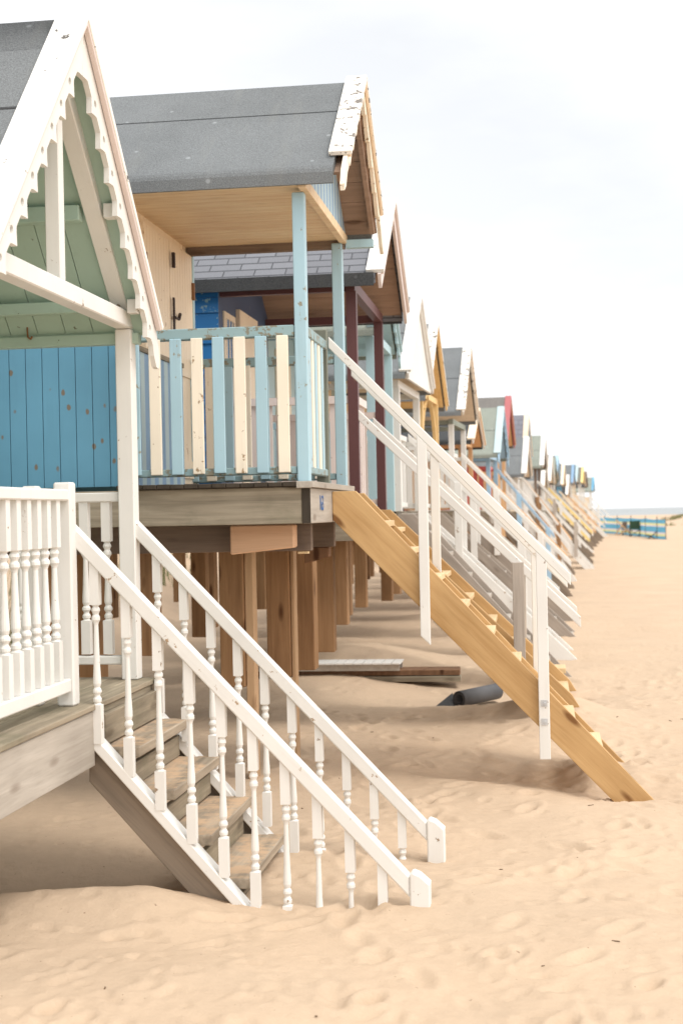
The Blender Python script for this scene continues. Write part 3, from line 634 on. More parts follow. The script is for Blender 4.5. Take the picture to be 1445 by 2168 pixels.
# ------------------------------------------------------------------ generic staircase
def staircase(label, X0, ya, yb, zd, run, smat, tmat, rmat, pmat=None, rz=0, mid=0, group='staircases down to the sand', zfoot=-.1, rail_h=.93, nposts=2, riser=None, close=True, over=-.1, mids=None, post_y=0, string_cap=None, pxs=None):
    yc = (ya+yb)/2; T = thing('staircase', label, 'staircase', (X0, yc, 0), rz, group); ya -= yc; yb -= yc
    pmat = pmat or rmat; drop = zd-zfoot; sl = drop/run; bev = .004 if close else 0; y = 0
    for y in (ya, yb):
        MB().py([(0, zd-.02), (.14, zd-.02), (run+.0, zfoot+.10), (run+.06, zfoot), (run-.20, zfoot-.02), (0, zd-.24)], y-.022, y+.022).to('stringer', smat, T, False, bevel=bev)
    kk = (zd-.02-zfoot-.10)/(run-.14); n = 8; me = MB().box(-.10, .10, ya+.024, yb-.024, -.04, 0).mesh('tread', tmat)
    for k in range(n):
        f = (k+1)/(n+.35); zk = zd-drop*f+.02; inst('tread', me, T, (.14+(zd-.03-zk)/kk-.115, 0, zk), False, bevel=bev)
    if riser:
        me = MB().box(-.01, .01, ya+.024, yb-.024, -.17, -.041).mesh('riser', riser)
        for k in range(n): f = (k+1)/(n+.35); zk = zd-drop*f+.02; inst('riser', me, T, (.14+(zd-.05-zk)/kk-.20, 0, zk), False)
    xe = run+over
    for si, y in enumerate((ya-.045, yb+.045) if rmat else ()):
        MB().py([(0.0, zd+rail_h), (xe, zd+rail_h-xe*sl), (xe, zd+rail_h-xe*sl-.085), (0.0, zd+rail_h-.085)], y-.02, y+.02).to('handrail', rmat, T, False, bevel=bev)
        for q in range(mid):
            h_ = rail_h*(1-(q+1)/(mid+1)*.85)
            MB().py([(0.05, zd+h_-.05*sl), (xe-.1, zd+h_-(xe-.1)*sl), (xe-.1, zd+h_-(xe-.1)*sl-.09), (0.05, zd+h_-.05*sl-.09)], y-.012, y+.012).to('mid_rail', rmat, T, False, bevel=bev)
        for k in range(nposts):
            x = run*(.30+.38*(k)*(2/max(1, nposts)) if nposts > 1 else .7)
            if nposts == 2: x = (run*.30, run*.68)[k]
            if pxs: x = pxs[k]
            zt = zd+rail_h-x*sl-.03
            MB().box(x-.045, x+.045, y-.04 if si == 0 else y+.001, y-.021 if si == 0 else y+.04, max(zt-1.05, -.3), zt).to('rail_post', pmat, T, False, bevel=bev)
    return T
def stair_pine():
    X0, zd, zf, run = -1.298, 1.935, -.20, 2.10
    T = thing('staircase', 'new golden pine staircase with white handrails leading up to the striped hut', 'staircase', (X0, 9.45, 0), group='staircases down to the sand')
    for y, q in ((8.95, 0), (9.95, .07)):
        MB().py([(X0, 1.895), (X0+.15-q, 1.895), (.80-q, -.20), (.55-q, -.20), (X0, 1.715)], y-.0, y+.045).to('stringer', PINE, T, bevel=.003)
    mt = MB().box(-.10, .10, 8.998, 9.948, -.04, 0).mesh('tread', PINE2, (0, 9.45, 0))
    for k in range(9):
        z = 1.70-.186*k; x = -1.148+(1.895-z-.004)/1.075
        o = inst('tread', mt, T, (x-.135, 9.45, z), bevel=.003)
    bl = MB().box(-.13, .02, 9.03, 9.07, -.045, 0).mesh('tread_cleat', PINE2)
    sx = lambda x: 2.895-(x+1.315)*1.03
    for si, y in enumerate((8.955, 9.96)):
        ya, yb = (y-.042, y-.006) if si == 0 else (y+.044, y+.08)
        if si: sx = lambda x: 2.82-(x+1.315)*1.03
        MB().py([(X0-.0, sx(X0)), (.185, sx(.185)), (.185, sx(.185)-.072), (X0, sx(X0)-.072)], ya, yb).to('handrail', WHITE_S, T, bevel=.004)
        pa, pb = (ya-.0, y-.003) if si == 0 else (y+.048, yb)
        zb = sx(-.7)-1.26
        MB().py([(-.752, sx(-.752)-.073), (-.69, sx(-.69)-.073), (-.69, .915), (-.752, .975)], pa, pb).to('rail_post', WHITE, T, bevel=.004)
        pp = MB().py([(-.027, sx(-.027)-.073), (.04, sx(.04)-.073), (.04, .20), (-.027, .20)], pa, pb).to('rail_post', WHITE, T, bevel=.004)
        if si == 0:
            for z in (.55, .435): MB().box(-.014, .026, pa-.004, pa-.0005, z-.02, z+.02).tube((.01, pa-.004, z), (.01, pa-.012, z), .008).to('bolt_plate', STEEL, pp)
        else: MB().box(-.062, -.03, pa, pb, .32, sx(-.05)-.075).to('rail_post', WHITE, T, bevel=.004)
    return T
stair_pine()

# ------------------------------------------------------------------ the rest of the row
def far_hut(label, X, Y, za, hw=1.15, t=.8, zd=1.78, w_=1.8, roof=FELT, cap=WHITE, barge=None, post=WHITE, wall=CREAM, rail=WHITE, gable='open', gmat=None, under=BROWNB, tie=None, rz=0, style='plain', porch=1.05, detail=2, seam=(.5,), ztie=None, over=.26, fascia=None, arch=False, overroof=0, bt=None, deckm=WEATH, shl=None, stl=True, ub=None, st=None, bw=.07):
    """X = barge plane at the apex"""
    x0 = X-over
    H = thing('beach_hut', label, 'beach hut', (x0, Y, 0), rz, 'beach huts in the row'); barge = barge or cap; tie = tie or post
    ze = za-hw*t; zt = ztie or ze-.02; back = -3.6
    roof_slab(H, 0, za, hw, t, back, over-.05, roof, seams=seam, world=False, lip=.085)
    if cap: gable_trim(H, 0, za+.03, t, hw*math.hypot(1, t)+.02, over-.03, over-.12, over+.02, cap, barge, style, bw, .05, .2, .14, 0, False, bevel=0, under=(ub or under) if detail > 1 else None)
    if fascia:
        for s in (-1, 1): MB().box(back, over-.06, *sorted((s*(hw+.009), s*(hw+.03))), ze-.105, ze-.004).to('fascia', fascia, H, False)
    mb = MB(); L = hw*math.hypot(1, t)-.03; d = .06
    while d < L:
        for s in (-1, 1): slope_prism(mb, 0, za, t, s, [(d, .05), (min(d+.165, L), .05), (min(d+.165, L), .065), (d, .065)], -porch, over-.06)
        d += .168
    mb.to('roof_boards', under, H, False)
    pw = .04
    for s in (-1, 1):
        y = s*w_/2; MB().box(-pw, pw, y-pw, y+pw, zd, zt).to('post', post, H, False)
        MB().box(-porch, .0, y-.03, y+.03, zt, min(zt+.07, ze+.05)).to('eave_plate', tie, H, False)
    MB().box(-.035, .035, -w_/2-.06, w_/2+.06, zt+.001, zt+.085).to('tie_beam', tie, H, False)
    if gable == 'solid':
        f = lambda y: za-.07-abs(y)*t
        MB().px([(-hw+.1, zt+.088), (hw-.1, zt+.088), (hw-.1, max(f(hw-.1), zt+.09)), (0, f(0)), (-hw+.1, max(f(hw-.1), zt+.09))], over-.065, over-.035).to('gable_panel', gmat or cap, H, False)
    elif gable == 'truss':
        MB().box(-.03, .03, -.03, .03, zt+.087, za-.1).to('king_post', post, H, False)
        for s in (-1, 1): MB().beam((0, s*.08, za-.16), (0, s*(hw-.15), za-.10-(hw-.15)*t), .06, .07, up=(1, 0, 0)).to('rafter', post, H, False)
    if arch:
        for s in (-1, 1):
            pts = []; 
            for k in range(9):
                a = k/8; pts.append((s*(w_/2-.04-.55*a**2.2), zt-.75+.75*a))
            for k in range(8, -1, -1): a = k/8; pts.append((s*(w_/2-.04-.55*a**2.2-.07*(1-a)-.03), zt-.75+.75*a-.0))
            pts[-1] = (pts[-1][0], pts[-1][1]-.15)
            MB().px(pts, -.025, .025).to('arch_brace', post, H, False)
    # body
    yb = w_/2+.08
    mb = MB()
    if bt == 'clap':
        z = zd
        while z < ze: mb.py([(back, z), (-porch, z)], -yb, -yb) if False else mb.px([(-yb-.018, z), (-yb, z), (-yb, min(z+.12, ze)), (-yb-.004, min(z+.12, ze))], back, -porch); z += .122
        mb.box(back, -porch-.002, yb-.02, yb, zd, ze)
    else:
        for s in (-1, 1): mb.box(back, -porch-.002, s*yb-.015, s*yb+.015, zd, ze)
    mb.box(back-.02, back, -yb, yb, zd, ze); mb.to('side_wall', wall, H, False)
    f = lambda y: za-.075-abs(y)*t
    MB().px([(-yb, zd), (yb, zd), (yb, f(yb)), (0, f(0)), (-yb, f(yb))], -porch-.03, -porch).to('front_wall', gmat if bt == 'clap' else wall, H, False)
    d = MB().box(-porch+.001, -porch+.035, -.38, .38, zd+.02, zd+1.7)
    d = d.to('door', CREAM if detail > 1 else WHITE, H, False)
    if bt == 'clap':
        for y0 in (-.88, .48):
            mb = MB(); a, b = y0, y0+.42; z0, z1 = zd+.62, zd+1.62; x = -porch+.001
            mb.box(x, x+.014, a, b, z0, z0+.05).box(x, x+.014, a, b, z1-.05, z1).box(x, x+.014, a, a+.05, z0+.05, z1-.05).box(x, x+.014, b-.05, b, z0+.05, z1-.05)
            for k in range(1, 4): mb.box(x, x+.010, a+.42*k/4-.014, a+.42*k/4+.014, z0+.05, z1-.05)
            wnd = mb.to('window', CREAM, H, False); MB().box(x+.001, x+.006, a+.05, b-.05, z0+.05, z1-.05).to('pane', DEEPBLUE, wnd, False)
    # deck
    mb = MB(); x = -porch
    while x < 0: mb.box(x, x+.095, -yb, yb, zd-.028, zd); x += .10
    mb.to('deck', deckm, H, False)
    for s in (-1, 1): MB().box(back, .0, s*(yb-.03)-.02, s*(yb-.03)+.02, zd-.24, zd-.03).to('deck_beam', WEATH, H, False)
    MB().box(.002, .045, -yb, yb, zd-.24, zd-.005).to('deck_fascia', BLEACH if detail > 1 else WEATH, H, False)
    if stl: stilts(H, ([(q-x0, v-Y) for q, v in st] if st else [(-.35, -w_/2+.1), (-.35, w_/2-.1)])+[ (-1.7, -w_/2+.1), (-1.7, w_/2-.1), (-3.2, -w_/2+.1), (-3.2, w_/2-.1)], zd-.24, STILT, .14, False)
    # railings
    if rail:
        me = MB().box(-.03, .03, -.01, .01, -.76, 0).mesh('slat', rail); mf = MB().box(-.01, .01, -.03, .03, -.76, 0).mesh('slat', rail)
        n = 7 if detail > 1 else 0
        for s in (-1, 1):
            y = s*w_/2
            MB().box(-porch+.01, -pw, y-.03, y+.03, zd+.84, zd+.90).to('top_rail', rail, H, False)
            MB().box(-porch+.01, -pw, y-.025, y+.025, zd+.05, zd+.10).to('bottom_rail', rail, H, False)
            if n:
                for k in range(n): inst('slat', me, H, (-.16-k*.13, y, zd+.85), False)
            else: MB().box(-porch+.05, -.1, y-.008, y+.008, zd+.11, zd+.83).to('rail_panel', rail, H, False)
        MB().box(-.03, .03, -w_/2+pw, -w_/2+.62, zd+.84, zd+.90).to('top_rail', rail, H, False)
        MB().box(-.025, .025, -w_/2+pw, -w_/2+.62, zd+.05, zd+.10).to('bottom_rail', rail, H, False)
        for k in range(4 if n else 0): inst('slat', mf, H, (0, -w_/2+.15+.135*k, zd+.85), False)
        if shl: MB().box(-.028, .028, -w_/2+.62, -w_/2+.69, zd, zd+1.0).to('rail_post', rail, H, False)
    return H

def row():
    far_hut('beach hut with maroon posts, grey shingle roof and bright blue boarded walls', -1.165, 12.05, 4.40, 1.12, .70, 1.78, 1.9, SHING, WHITE, PINK, MAROON, DEEPBLUE, PINK, 'open', NAVY, BROWNB, MAROON, detail=2, seam=(), ub=PINK, bw=.12, ztie=3.50, fascia=FELT_D, bt='clap', porch=1.05, st=[(-1.72, 11.4), (-2.0, 12.95)])
    far_hut('low beach hut with powder blue posts and pale blue scalloped gable trim', -1.5, 14.85, 4.25, 1.1, .62, 1.77, 1.7, FELT_G, PBLUE2, PBLUE2, PBLUE2, PALE2, PBLUE2, 'open', None, PBLUE2, PBLUE2, style='scallop', over=.12, ztie=3.5, shl=True, st=[(-2.0, 14.3), (-2.14, 15.6)])
    far_hut('beach hut with solid white gable front, white posts and grey felt roof', -1.386, 17.5, 4.41, 1.2, .86, 1.77, 1.8, FELT, WHITE, WHITE, WHITE, PALE2, WHITE, 'solid', WHITE, TAN, WHITE, ztie=3.22, over=.2, ub=WHITE, rz=-R(2.6), st=[(-2.1, 16.9), (-1.97, 18.1)])
    far_hut('beach hut with yellow timber arched braces and flaking grey cap boards', -1.386, 20.4, 4.45, 1.1, 1.0, 1.77, 1.7, FELT, WHITE_OLD, PINEPOST, PINEPOST, CREAM, WHITE, 'truss', None, PINEPOST, PINEPOST, arch=True, ztie=3.35, over=.16, rz=-R(3), st=[(-1.94, 19.6), (-1.88, 20.9)])
    far_hut('beach hut with badly flaking white barge boards and grey felt roof', -1.047, 23.2, 4.42, 1.2, .92, 1.77, 1.8, FELT, WHITE_OLD, WHITE_OLD, WHITE, NAVY, WHITE, 'open', None, TAN, FELT_G, ztie=3.12, over=.24, rz=-R(3))
    far_hut('low flat looking beach hut with orange pine posts under a white eave board', -1.05, 26.2, 3.62, 1.1, .55, 1.75, 1.7, FELT_D, CREAM, WHITE, ORANGEW, RED, ORANGEW, 'open', None, ORANGEW, ORANGEW, ztie=2.95, rz=-R(3))
    far_hut('beach hut with light blue gable boards and posts, greenish felt roof', -.675, 29.3, 3.86, 1.15, .85, 1.74, 1.7, FELT_G, PALE2, MIDBLUE, MIDBLUE, WHITE, CORAL, 'open', None, MIDBLUE, MIDBLUE, style='scallop', ztie=2.80, rz=-R(3.2))
    far_hut('beach hut with dark red gable boards and orange brown posts', -.581, 32.4, 4.32, 1.15, .9, 1.74, 1.8, FELT_B, RED, RED, ORANGEW, WHITE, ORANGEW, 'truss', None, ORANGEW, ORANGEW, ztie=3.15, rz=-R(3.2))
    far_hut('low grey felt roofed beach hut with a broad bright white cap board', -.22, 35.6, 3.55, 1.15, .8, 1.72, 1.7, FELT, WHITE, WHITE, WHITE, WHITE, WHITE, 'open', None, TAN, WHITE, ztie=2.55, rz=-R(3.4))
    far_hut('tall beach hut with slate grey shingle roof and narrow tan edge', -.225, 39., 4.34, 1.2, .9, 1.72, 1.8, SHING2, TAN, MIDBLUE, WHITE, WHITE, WHITE, 'open', None, TAN, WHITE, seam=(), rz=-R(3.4))
    far_hut('beach hut with thin white inverted V gable trim and dark posts', .231, 43.5, 4.0, 1.1, .85, 1.72, 1.7, FELT_G, WHITE, WHITE, DARKW, WHITE, WHITE, 'open', None, DARKW, DARKW, rz=-R(3.8), detail=1)
    L_ = [('small white fronted beach hut with a bright white cap board beside a dark gable', .26, 48, 3.5, FELT, WHITE, WHITE, PALE2),
          ('beach hut with cream gable and dark felt roof far along the row', .515, 52.5, 3.75, FELT_D, WHITE, WHITE, CREAM),
          ('narrow sage green trimmed beach hut far along the row', .69, 57, 3.8, FELT_G, FELT_G, PINK, WHITE),
          ('beach hut with a strong royal blue gable board far along the row', .86, 61.5, 4.05, FELT, MIDBLUE, WHITE, STRIPEBLUE),
          ('far beach hut with grey roof and bright sky blue posts', 1.2, 66.5, 3.86, FELT, CREAM, SKYB, WHITE),
          ('far low beach hut with white cap board behind the sky blue posts', 1.5, 71.5, 3.45, FELT_D, WHITE, WHITE, CREAM),
          ('far beach hut with grey roof edged in muted blue', 1.9, 77, 4.12, FELT, STRIPEBLUE, WHITE, WHITE),
          ('far beach hut with a pale trim just past the muted blue edged roof', 2.27, 83, 4.3, FELT_D, PALE2, CREAM, ORANGEW),
          ('far beach hut with an orange yellow gable board', 2.8, 90, 4.36, FELT_B, YELLOW, WHITE, CREAM),
          ('far beach hut with a dark brown gable board and low white posts', 3.22, 97, 4.25, FELT_D, DARKW, WHITE, WHITE),
          ('last visible beach hut, grey roof edged in turquoise on thin white posts', 4.03, 106, 4.05, FELT_G, SKYB, WHITE, PALE2)]
    for k, (lb, x, y, z, rf, cp, ps, wl) in enumerate(L_):
        far_hut(lb, x, y, z, 1.15, .85, 1.72, 1.8, rf, cp, cp, ps, wl, WHITE if k % 2 else CREAM, 'open', None, TAN, ps, rz=-R(4+k*.15), detail=1, stl=k < 8)
    G = dict(group='staircases down to the sand')
    staircase('pine staircase with green risers, white handrails and grey timber posts', -1.40, 11.15, 12.15, 1.80, 1.62, PINE, PINE2, WHITE_S, GREYPOST, riser=GREENP, rail_h=.78, over=.08, zfoot=.22, nposts=1, pxs=[1.23])
    staircase('grey weathered staircase without handrails behind the pine stairs with green risers', -1.38, 14.2, 15.1, 1.76, 1.68, GREYST, BLEACH, None, WEATH)
    staircase('grey and white staircase with broad white side boards and a single white rail each side', -1.52, 16.9, 17.8, 1.76, 1.92, WHITE_S, BLEACH, WHITE_S, WHITE, mid=0, over=-.2)
    staircase('weathered staircase with doubled thin white rails under the yellow timber hut', -1.48, 19.7, 20.7, 1.76, 1.95, GREYST, BLEACH, WHITE_S, WHITE, mid=1, over=-.1)
    staircase('weathered staircase with white rail below the flaking white gable', -1.2, 22.6, 23.5, 1.76, 1.78, GREYST, BLEACH, WHITE_S, WHITE, mid=1)
    staircase('staircase with orange pine handrails and pine posts', -1.2, 25.6, 26.5, 1.74, 1.78, WEATH_S, WEATH, ORANGEW, ORANGEW, mid=1, over=-.1)
    staircase('staircase with blue handrails and blue bottom post', -.85, 28.8, 29.7, 1.73, 1.5, WEATH_S, WEATH, DULLBLUE, MIDBLUE, mid=0, over=-.35)
    staircase('staircase with white rails below the dark red gable', -.75, 31.9, 32.9, 1.73, 1.5, WEATH_S, WEATH, WHITE_S, WHITE, mid=1)
    staircase('staircase with cream boarded sides and brown capped rails', -.42, 35.1, 36.1, 1.71, 1.3, WHITE_S, WEATH, WHITE_S, STILT, mid=2)
    staircase('staircase with reddish brown handrail and brown bottom posts', -.4, 38.5, 39.4, 1.71, 1.35, WEATH_S, WEATH, ORANGEW, STILT, mid=1, rz=-R(2))
    staircase('staircase with white top rail and grey posts far along the row', .0, 43.0, 43.9, 1.71, 1.6, WHITE_S, WEATH, WHITE_S, GREYPOST, mid=1, rz=-R(3), close=False)
    Ls = [('far weathered staircase with plain grey rails', .05, 48, WEATH_S, WEATH_S), ('far staircase with one bright yellow handrail', .3, 52.5, WEATH_S, YELLOW), ('far staircase with white rails and pale stringers', .45, 57, WHITE_S, WHITE_S), ('far grey staircase ending beside a lone brown post', .62, 61.5, WEATH_S, GREYPOST),
          ('far staircase with cream handrails below the sky blue posts', .95, 66.5, WEATH_S, CREAM), ('far staircase with orange handrails beside the striped windbreak', 1.25, 71.5, WEATH_S, ORANGEW), ('far staircase with white handrails rising behind the windbreak', 1.65, 77, WEATH_S, WHITE_S), ('far staircase with tan handrails partly behind the windbreak', 2.0, 83, WEATH_S, TAN), ('far pale staircase behind the left end of the windbreak', 2.55, 90, WHITE_S, WHITE_S), ('last staircase, thin white rails reaching towards the sea', 3.8, 106, WHITE_S, WHITE_S)]
    for lb, x, y, sm, rm in Ls: staircase(lb, x, y-.5, y+.4, 1.7, 1.7, sm, WEATH, rm, WHITE if rm is YELLOW else rm, mid=1, close=False, rz=-R(3.5))
row()

# ------------------------------------------------------------------ things lying on the sand
def clutter():
    T = thing('timber_stack', 'stack of brown grooved deck boards lying on the sand under the huts', 'timber', (-1.4, 14.2, 0))
    for k, (z0, z1, xe, y0) in enumerate(((.02, .075, -.80, 14.08), (.083, .135, -.81, 14.10), (.02, .075, -.83, 14.24), (.083, .135, -.82, 14.26))):
        z0 += .05; z1 += .05
        mb = MB().box(-2.9, xe, y0, y0+.145, z0, z1)
        for q in range(4): mb.box(-2.9, xe-.002, y0-.006, y0-.0005, z0+.006+q*.012, z0+.012+q*.012)
        mb.to('board', STILT2 if k else WEATH, T)
    P = thing('trellis_panel', 'white painted slatted panel lying on top of the brown deck boards', 'panel', (-2.0, 14.2, .186))
    mb = MB().box(-2.95, -1.40, 14.02, 14.07, .188, .25).box(-2.95, -1.40, 14.32, 14.37, .188, .25); mb.to('frame', BLEACH, P)
    mb = MB(); x = -2.9
    while x < -1.42: mb.box(x, x+.085, 14.0, 14.39, .252, .266); x += .095
    mb.to('slats', WHITE, P)
    # rolled felt
    q = thing('felt_roll', 'dark grey roll of roofing felt with a loose flap lying on the sand', 'felt roll', (-.6, 12.8, 0))
    a = Vector((-.74, 12.62, .092)); b_ = Vector((-.42, 13.12, .10)); d = (b_-a).normalized(); s_ = Vector((d.y, -d.x, 0)); mb = MB(); n = 44; V = []; 
    for c in (a, b_):
        for k in range(n+1):
            an = -2.2+k/n*math.pi*2*2.3; rr = .038+.042*min(1, k/n*1.05); V.append(c+s_*math.cos(an)*rr*-1+Vector((0, 0, 1))*math.sin(an)*rr)
    mb.add(V, [(k, k+1, k+n+2, k+n+1) for k in range(n)])
    o = mb.to('roll', BLACKR, q, smooth=True); so_ = o.modifiers.new('solid', 'SOLIDIFY'); so_.thickness = .006
    fl = MB(); fl.add([a+Vector((-.02, .02, -.075)), a+Vector((-.08, -.07, -.075)), a+Vector((-.20, .0, -.068)), a+Vector((-.17, .12, -.06)), a+Vector((-.06, .16, .03))], [(0, 1, 2, 3, 4)])
    o = fl.to('flap', FELT_D, q); so_ = o.modifiers.new('solid', 'SOLIDIFY'); so_.thickness = .006
    # little stool
    t_ = thing('step_stool', 'small orange wooden step stool standing on the sand', 'stool', (.13, 13.75, 0))
    MB().box(.02, .22, 13.6, 13.95, .20, .25).to('seat', PINE2, t_, bevel=.004)
    mb = MB().box(.04, .07, 13.63, 13.92, -.1, .199).to('leg', ORANGEW, t_); MB().box(.17, .20, 13.63, 13.92, -.1, .199).to('leg', ORANGEW, t_)
    # loose sticks, weed and pebbles
    rng = random.Random(5); mb = MB()
    for _ in range(40):
        y = 4.7+rng.random()**1.5*11; x = rng.uniform(-2.6, .6+.1*y); z = float(gz(x, y)); an = rng.uniform(0, 6.28); l = rng.uniform(.008, .035)
        mb.beam((x, y, z+.002), (x+math.cos(an)*l, y+math.sin(an)*l, z+.004), .003+rng.random()*.004, .003)
    o = mb.to('dry_weed', wood('dry_weed', lin(90, 70, 50, .6), lin(140, 110, 80, .7), 'X', 0)); tag(o, 'scattered bits of dry weed and twigs on the sand', 'weed', kind='stuff')
    o = MB()
    # dune grass
    mb = MB(); V = []; Fs = []
    def tuft(x, y, n, h):
        for _ in range(n):
            bx, by = x+rng.gauss(0, .12), y+rng.gauss(0, .12); bz = float(gz(bx, by))-.02; an = rng.uniform(0, 6.28); ln = h*rng.uniform(.6, 1.15); le = rng.uniform(.15, .55)*ln; w_ = .008
            dx, dy = math.cos(an), math.sin(an); k = len(V)
            V.extend([(bx-dy*w_, by+dx*w_, bz), (bx+dy*w_, by-dx*w_, bz), (bx+dx*le*.35-dy*w_*.7, by+dy*le*.35+dx*w_*.7, bz+ln*.6), (bx+dx*le*.35+dy*w_*.7, by+dy*le*.35-dx*w_*.7, bz+ln*.6), (bx+dx*le, by+dy*le, bz+ln*.95)])
            Fs.extend([(k, k+1, k+3, k+2), (k+2, k+3, k+4)])
    for _ in range(520):
        y = rng.uniform(9, 55); x = rng.uniform(-12, -6.3); tuft(x, y, 16, .55)
    mb.add(V, Fs); GR = flat('marram_grass', lin(128, 142, 86, .6), .7)
    o = mb.to('marram_grass', GR); tag(o, 'green marram grass growing on the dune behind the huts', 'grass', kind='stuff')
    mb = MB(); V = []; Fs = []
    def blades(x, y):
        for _ in range(40):
            bx, by = x+rng.gauss(0, .45), y+rng.gauss(0, .45); bz = float(gz(bx, by))-.03; an = rng.uniform(0, 6.28); ln = rng.uniform(.15, .42); w_ = .03; k = len(V); dx, dy = math.cos(an), math.sin(an)
            V.extend([(bx-w_, by, bz), (bx+w_, by, bz), (bx+dx*ln*.5, by+dy*ln*.5, bz+ln)]); Fs.append((k, k+1, k+2))
    for _ in range(75): blades(rng.gauss(20, 4.2), rng.gauss(148, 6))
    mb.add(V, Fs); o = mb.to('dune_grass', flat('dune_grass', lin(150, 148, 100, .6), .8)); tag(o, 'sparse grass on the low far dune at the right', 'grass', kind='stuff')
clutter()

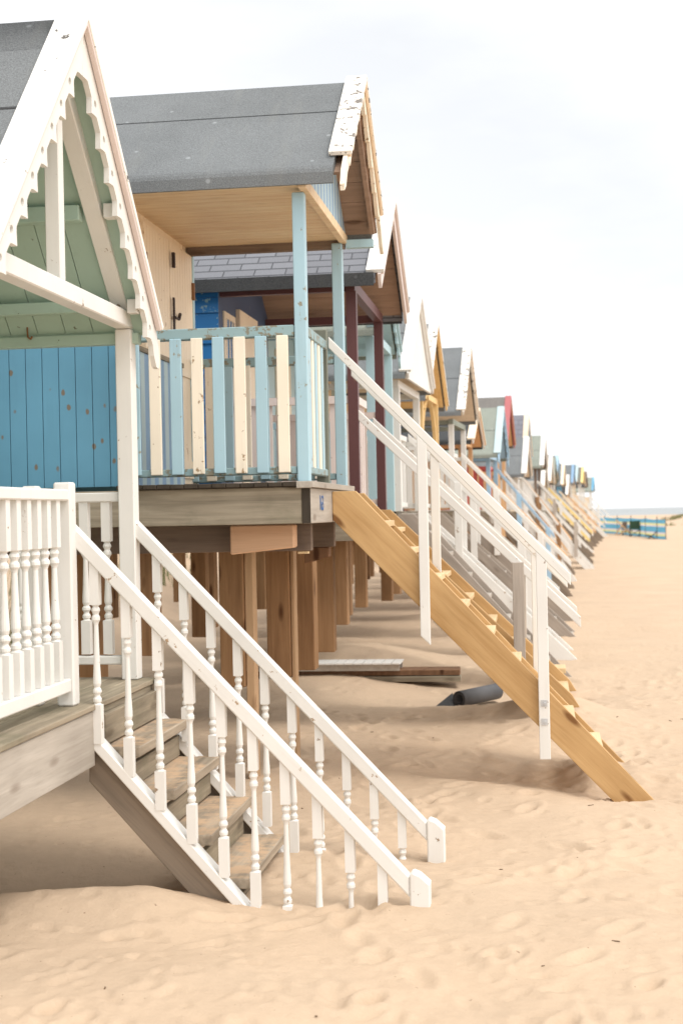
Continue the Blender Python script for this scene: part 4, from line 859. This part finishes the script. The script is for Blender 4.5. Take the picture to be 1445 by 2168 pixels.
# ------------------------------------------------------------------ windbreak and chairs far down the beach
def windbreak():
    b = NB('striped_canvas'); sp = b.n('ShaderNodeSeparateXYZ'); tcn = b.n('ShaderNodeTexCoord'); b.l(tcn.outputs['Object'], sp.inputs[0])
    r_ = b.n('ShaderNodeValToRGB'); r_.color_ramp.interpolation = 'CONSTANT'; e = r_.color_ramp.elements
    mr = b.n('ShaderNodeMath', operation='MULTIPLY'); mr.inputs[1].default_value = 1/1.12; b.l(sp.outputs[2], mr.inputs[0]); b.l(mr.outputs[0], r_.inputs[0])
    cb, cy_, cp = lin(146, 210, 234, .95), lin(250, 243, 200), lin(238, 234, 236)
    stops = [(0, cb), (.14, cy_), (.24, cp), (.33, cb), (.60, cp), (.68, cy_), (.77, cb)]
    e[0].position = 0; e[0].color = cb; e[1].position = .14; e[1].color = cy_
    for p, c in stops[2:]: x = e.new(p); x.color = c
    MT = b.done(r_.outputs[0], .85, .1); tl = b.n('ShaderNodeBsdfTranslucent'); b.l(r_.outputs[0], tl.inputs[0]); ms = b.n('ShaderNodeMixShader'); ms.inputs[0].default_value = .5
    b.l(b.b.outputs[0], ms.inputs[1]); b.l(tl.outputs[0], ms.inputs[2]); b.l(ms.outputs[0], b.t.nodes['Material Output'].inputs[0])
    W = thing('windbreak', 'long blue and yellow striped canvas windbreak on poles in the sand', 'windbreak', (5.4, 92, 0))
    P = [(2.9, 111), (3.9, 106.5), (4.55, 101.5), (5.15, 96.5), (5.7, 91), (6.15, 85), (6.45, 80.5), (6.72, 78.2)]
    mb = MB(); top = []; 
    n = len(P); V = []
    gr = [float(gz(x, y)) for x, y in P]; W.location.z = min(gr)
    for (x, y), g in zip(P, gr): V += [(x, y, g+.0), (x, y, g+1.1)]
    for k in range(n-1):
        for q in range(6):
            f0, f1 = q/6, (q+1)/6; i = 2*k
            def pt(f, hi):
                a_ = Vector(V[i+hi]); c_ = Vector(V[i+2+hi]); p = a_.lerp(c_, f); s_ = math.sin(f*math.pi); return p+Vector((.12*s_, .05*s_, -.05*s_ if hi else 0))
            mb.add([pt(f0, 0), pt(f1, 0), pt(f1, 1), pt(f0, 1)], [(0, 1, 2, 3)])
    o = mb.to('canvas', MT, W); sm = o.modifiers.new('solid', 'SOLIDIFY'); sm.thickness = .006
    pole = wood('pole_wood', lin(110, 100, 95, .6), lin(150, 130, 115, .7), 'Z', 0)
    for (x, y), g in zip(P, gr): MB().tube((x, y-.02, g-.2), (x, y-.02, g+1.25), .022).to('pole', pole, W)
    # deck chair
    x, y = 5.25, 91.5; g = float(gz(x, y)); D = thing('deck_chair', 'wooden deck chair with pale striped sling in front of the windbreak', 'deck chair', (x, y, g))
    fr = MB()
    for s in (-.28, .28):
        fr.beam((x-.45, y+s, g+1.0), (x+.5, y+s, g+.05), .04, .05).beam((x-.35, y+s, g+.0), (x+.35, y+s, g+.45), .04, .05).beam((x-.1, y+s, g+.62), (x-.5, y+s, g+.02), .03, .04)
    fr.to('frame', ORANGEW, D)
    sl = MB()
    for k in range(7):
        a0 = -.24+k*.07; pts = [(x-.43+.8*f, g+.98-.72*f-.16*math.sin(f*math.pi)) for f in np.linspace(0, 1, 9)]
        for p, q in zip(pts, pts[1:]): sl.add([(p[0], y+a0, p[1]), (q[0], y+a0, q[1]), (q[0], y+a0+.07, q[1]), (p[0], y+a0+.07, p[1])], [(0, 1, 2, 3)], k % 2)
    o = sl.to('sling', [PALE2, PINK], D); sm = o.modifiers.new('solid', 'SOLIDIFY'); sm.thickness = .008
    def camp(x, y, lab, mt, h=.95, w_=.6):
        g = float(gz(x, y)); c = thing('camping_chair', lab, 'camping chair', (x, y, g)); fr = MB()
        for s in (-1, 1):
            fr.tube((x+s*w_/2, y-.25, g), (x-s*w_/2, y+.25, g+.42), .014, 6).tube((x+s*w_/2, y+.25, g), (x-s*w_/2, y-.25, g+.42), .014, 6)
            fr.tube((x+s*w_/2, y-.25, g), (x+s*w_/2, y-.27, g+h), .014, 6).tube((x+s*w_/2, y+.25, g), (x+s*w_/2, y+.25, g+.62), .014, 6)
        fr.to('frame', IRON, c)
        MB().box(x-w_/2, x+w_/2, y-.27, y+.25, g+.40, g+.425).to('seat', mt, c); MB().box(x-w_/2-.01, x+w_/2+.01, y-.29, y-.275, g+.45, g+h+.01).to('backrest', mt, c)
        mb = MB(); 
        for s in (-1, 1): mb.box(x+s*(w_/2+.05)-.06, x+s*(w_/2+.05)+.06, y-.28, y+.28, g+.61, g+.635)
        mb.to('armrest', mt, c)
    camp(5.72, 88.0, 'dark green folding camping chair in front of the windbreak', GREENP)
    camp(5.55, 93.6, 'brown folding chair half hidden behind the deck chair', DARKW, .85, .5)
    x, y = 6.2, 81.3; g = float(gz(x, y)); c = thing('low_beach_chair', 'low black beach chair close to the windbreak at its right end', 'beach chair', (x, y, g)); mb = MB()
    for s in (-.25, .25): mb.tube((x-.3, y+s, g+.22), (x+.05, y+s, g+.16), .015, 6).tube((x+.05, y+s, g+.16), (x+.38, y+s, g+.5), .015, 6).tube((x-.3, y+s, g+.22), (x+.2, y+s, g), .015, 6).tube((x-.2, y+s, g), (x+.15, y+s, g+.25), .015, 6)
    mb.to('frame', IRON, c)
    MB().beam((x-.3, y, g+.20), (x+.05, y, g+.15), .5, .015).to('seat', NAVY, c); MB().beam((x+.05, y, g+.16), (x+.36, y, g+.48), .5, .015).to('backrest', NAVY, c)
windbreak()
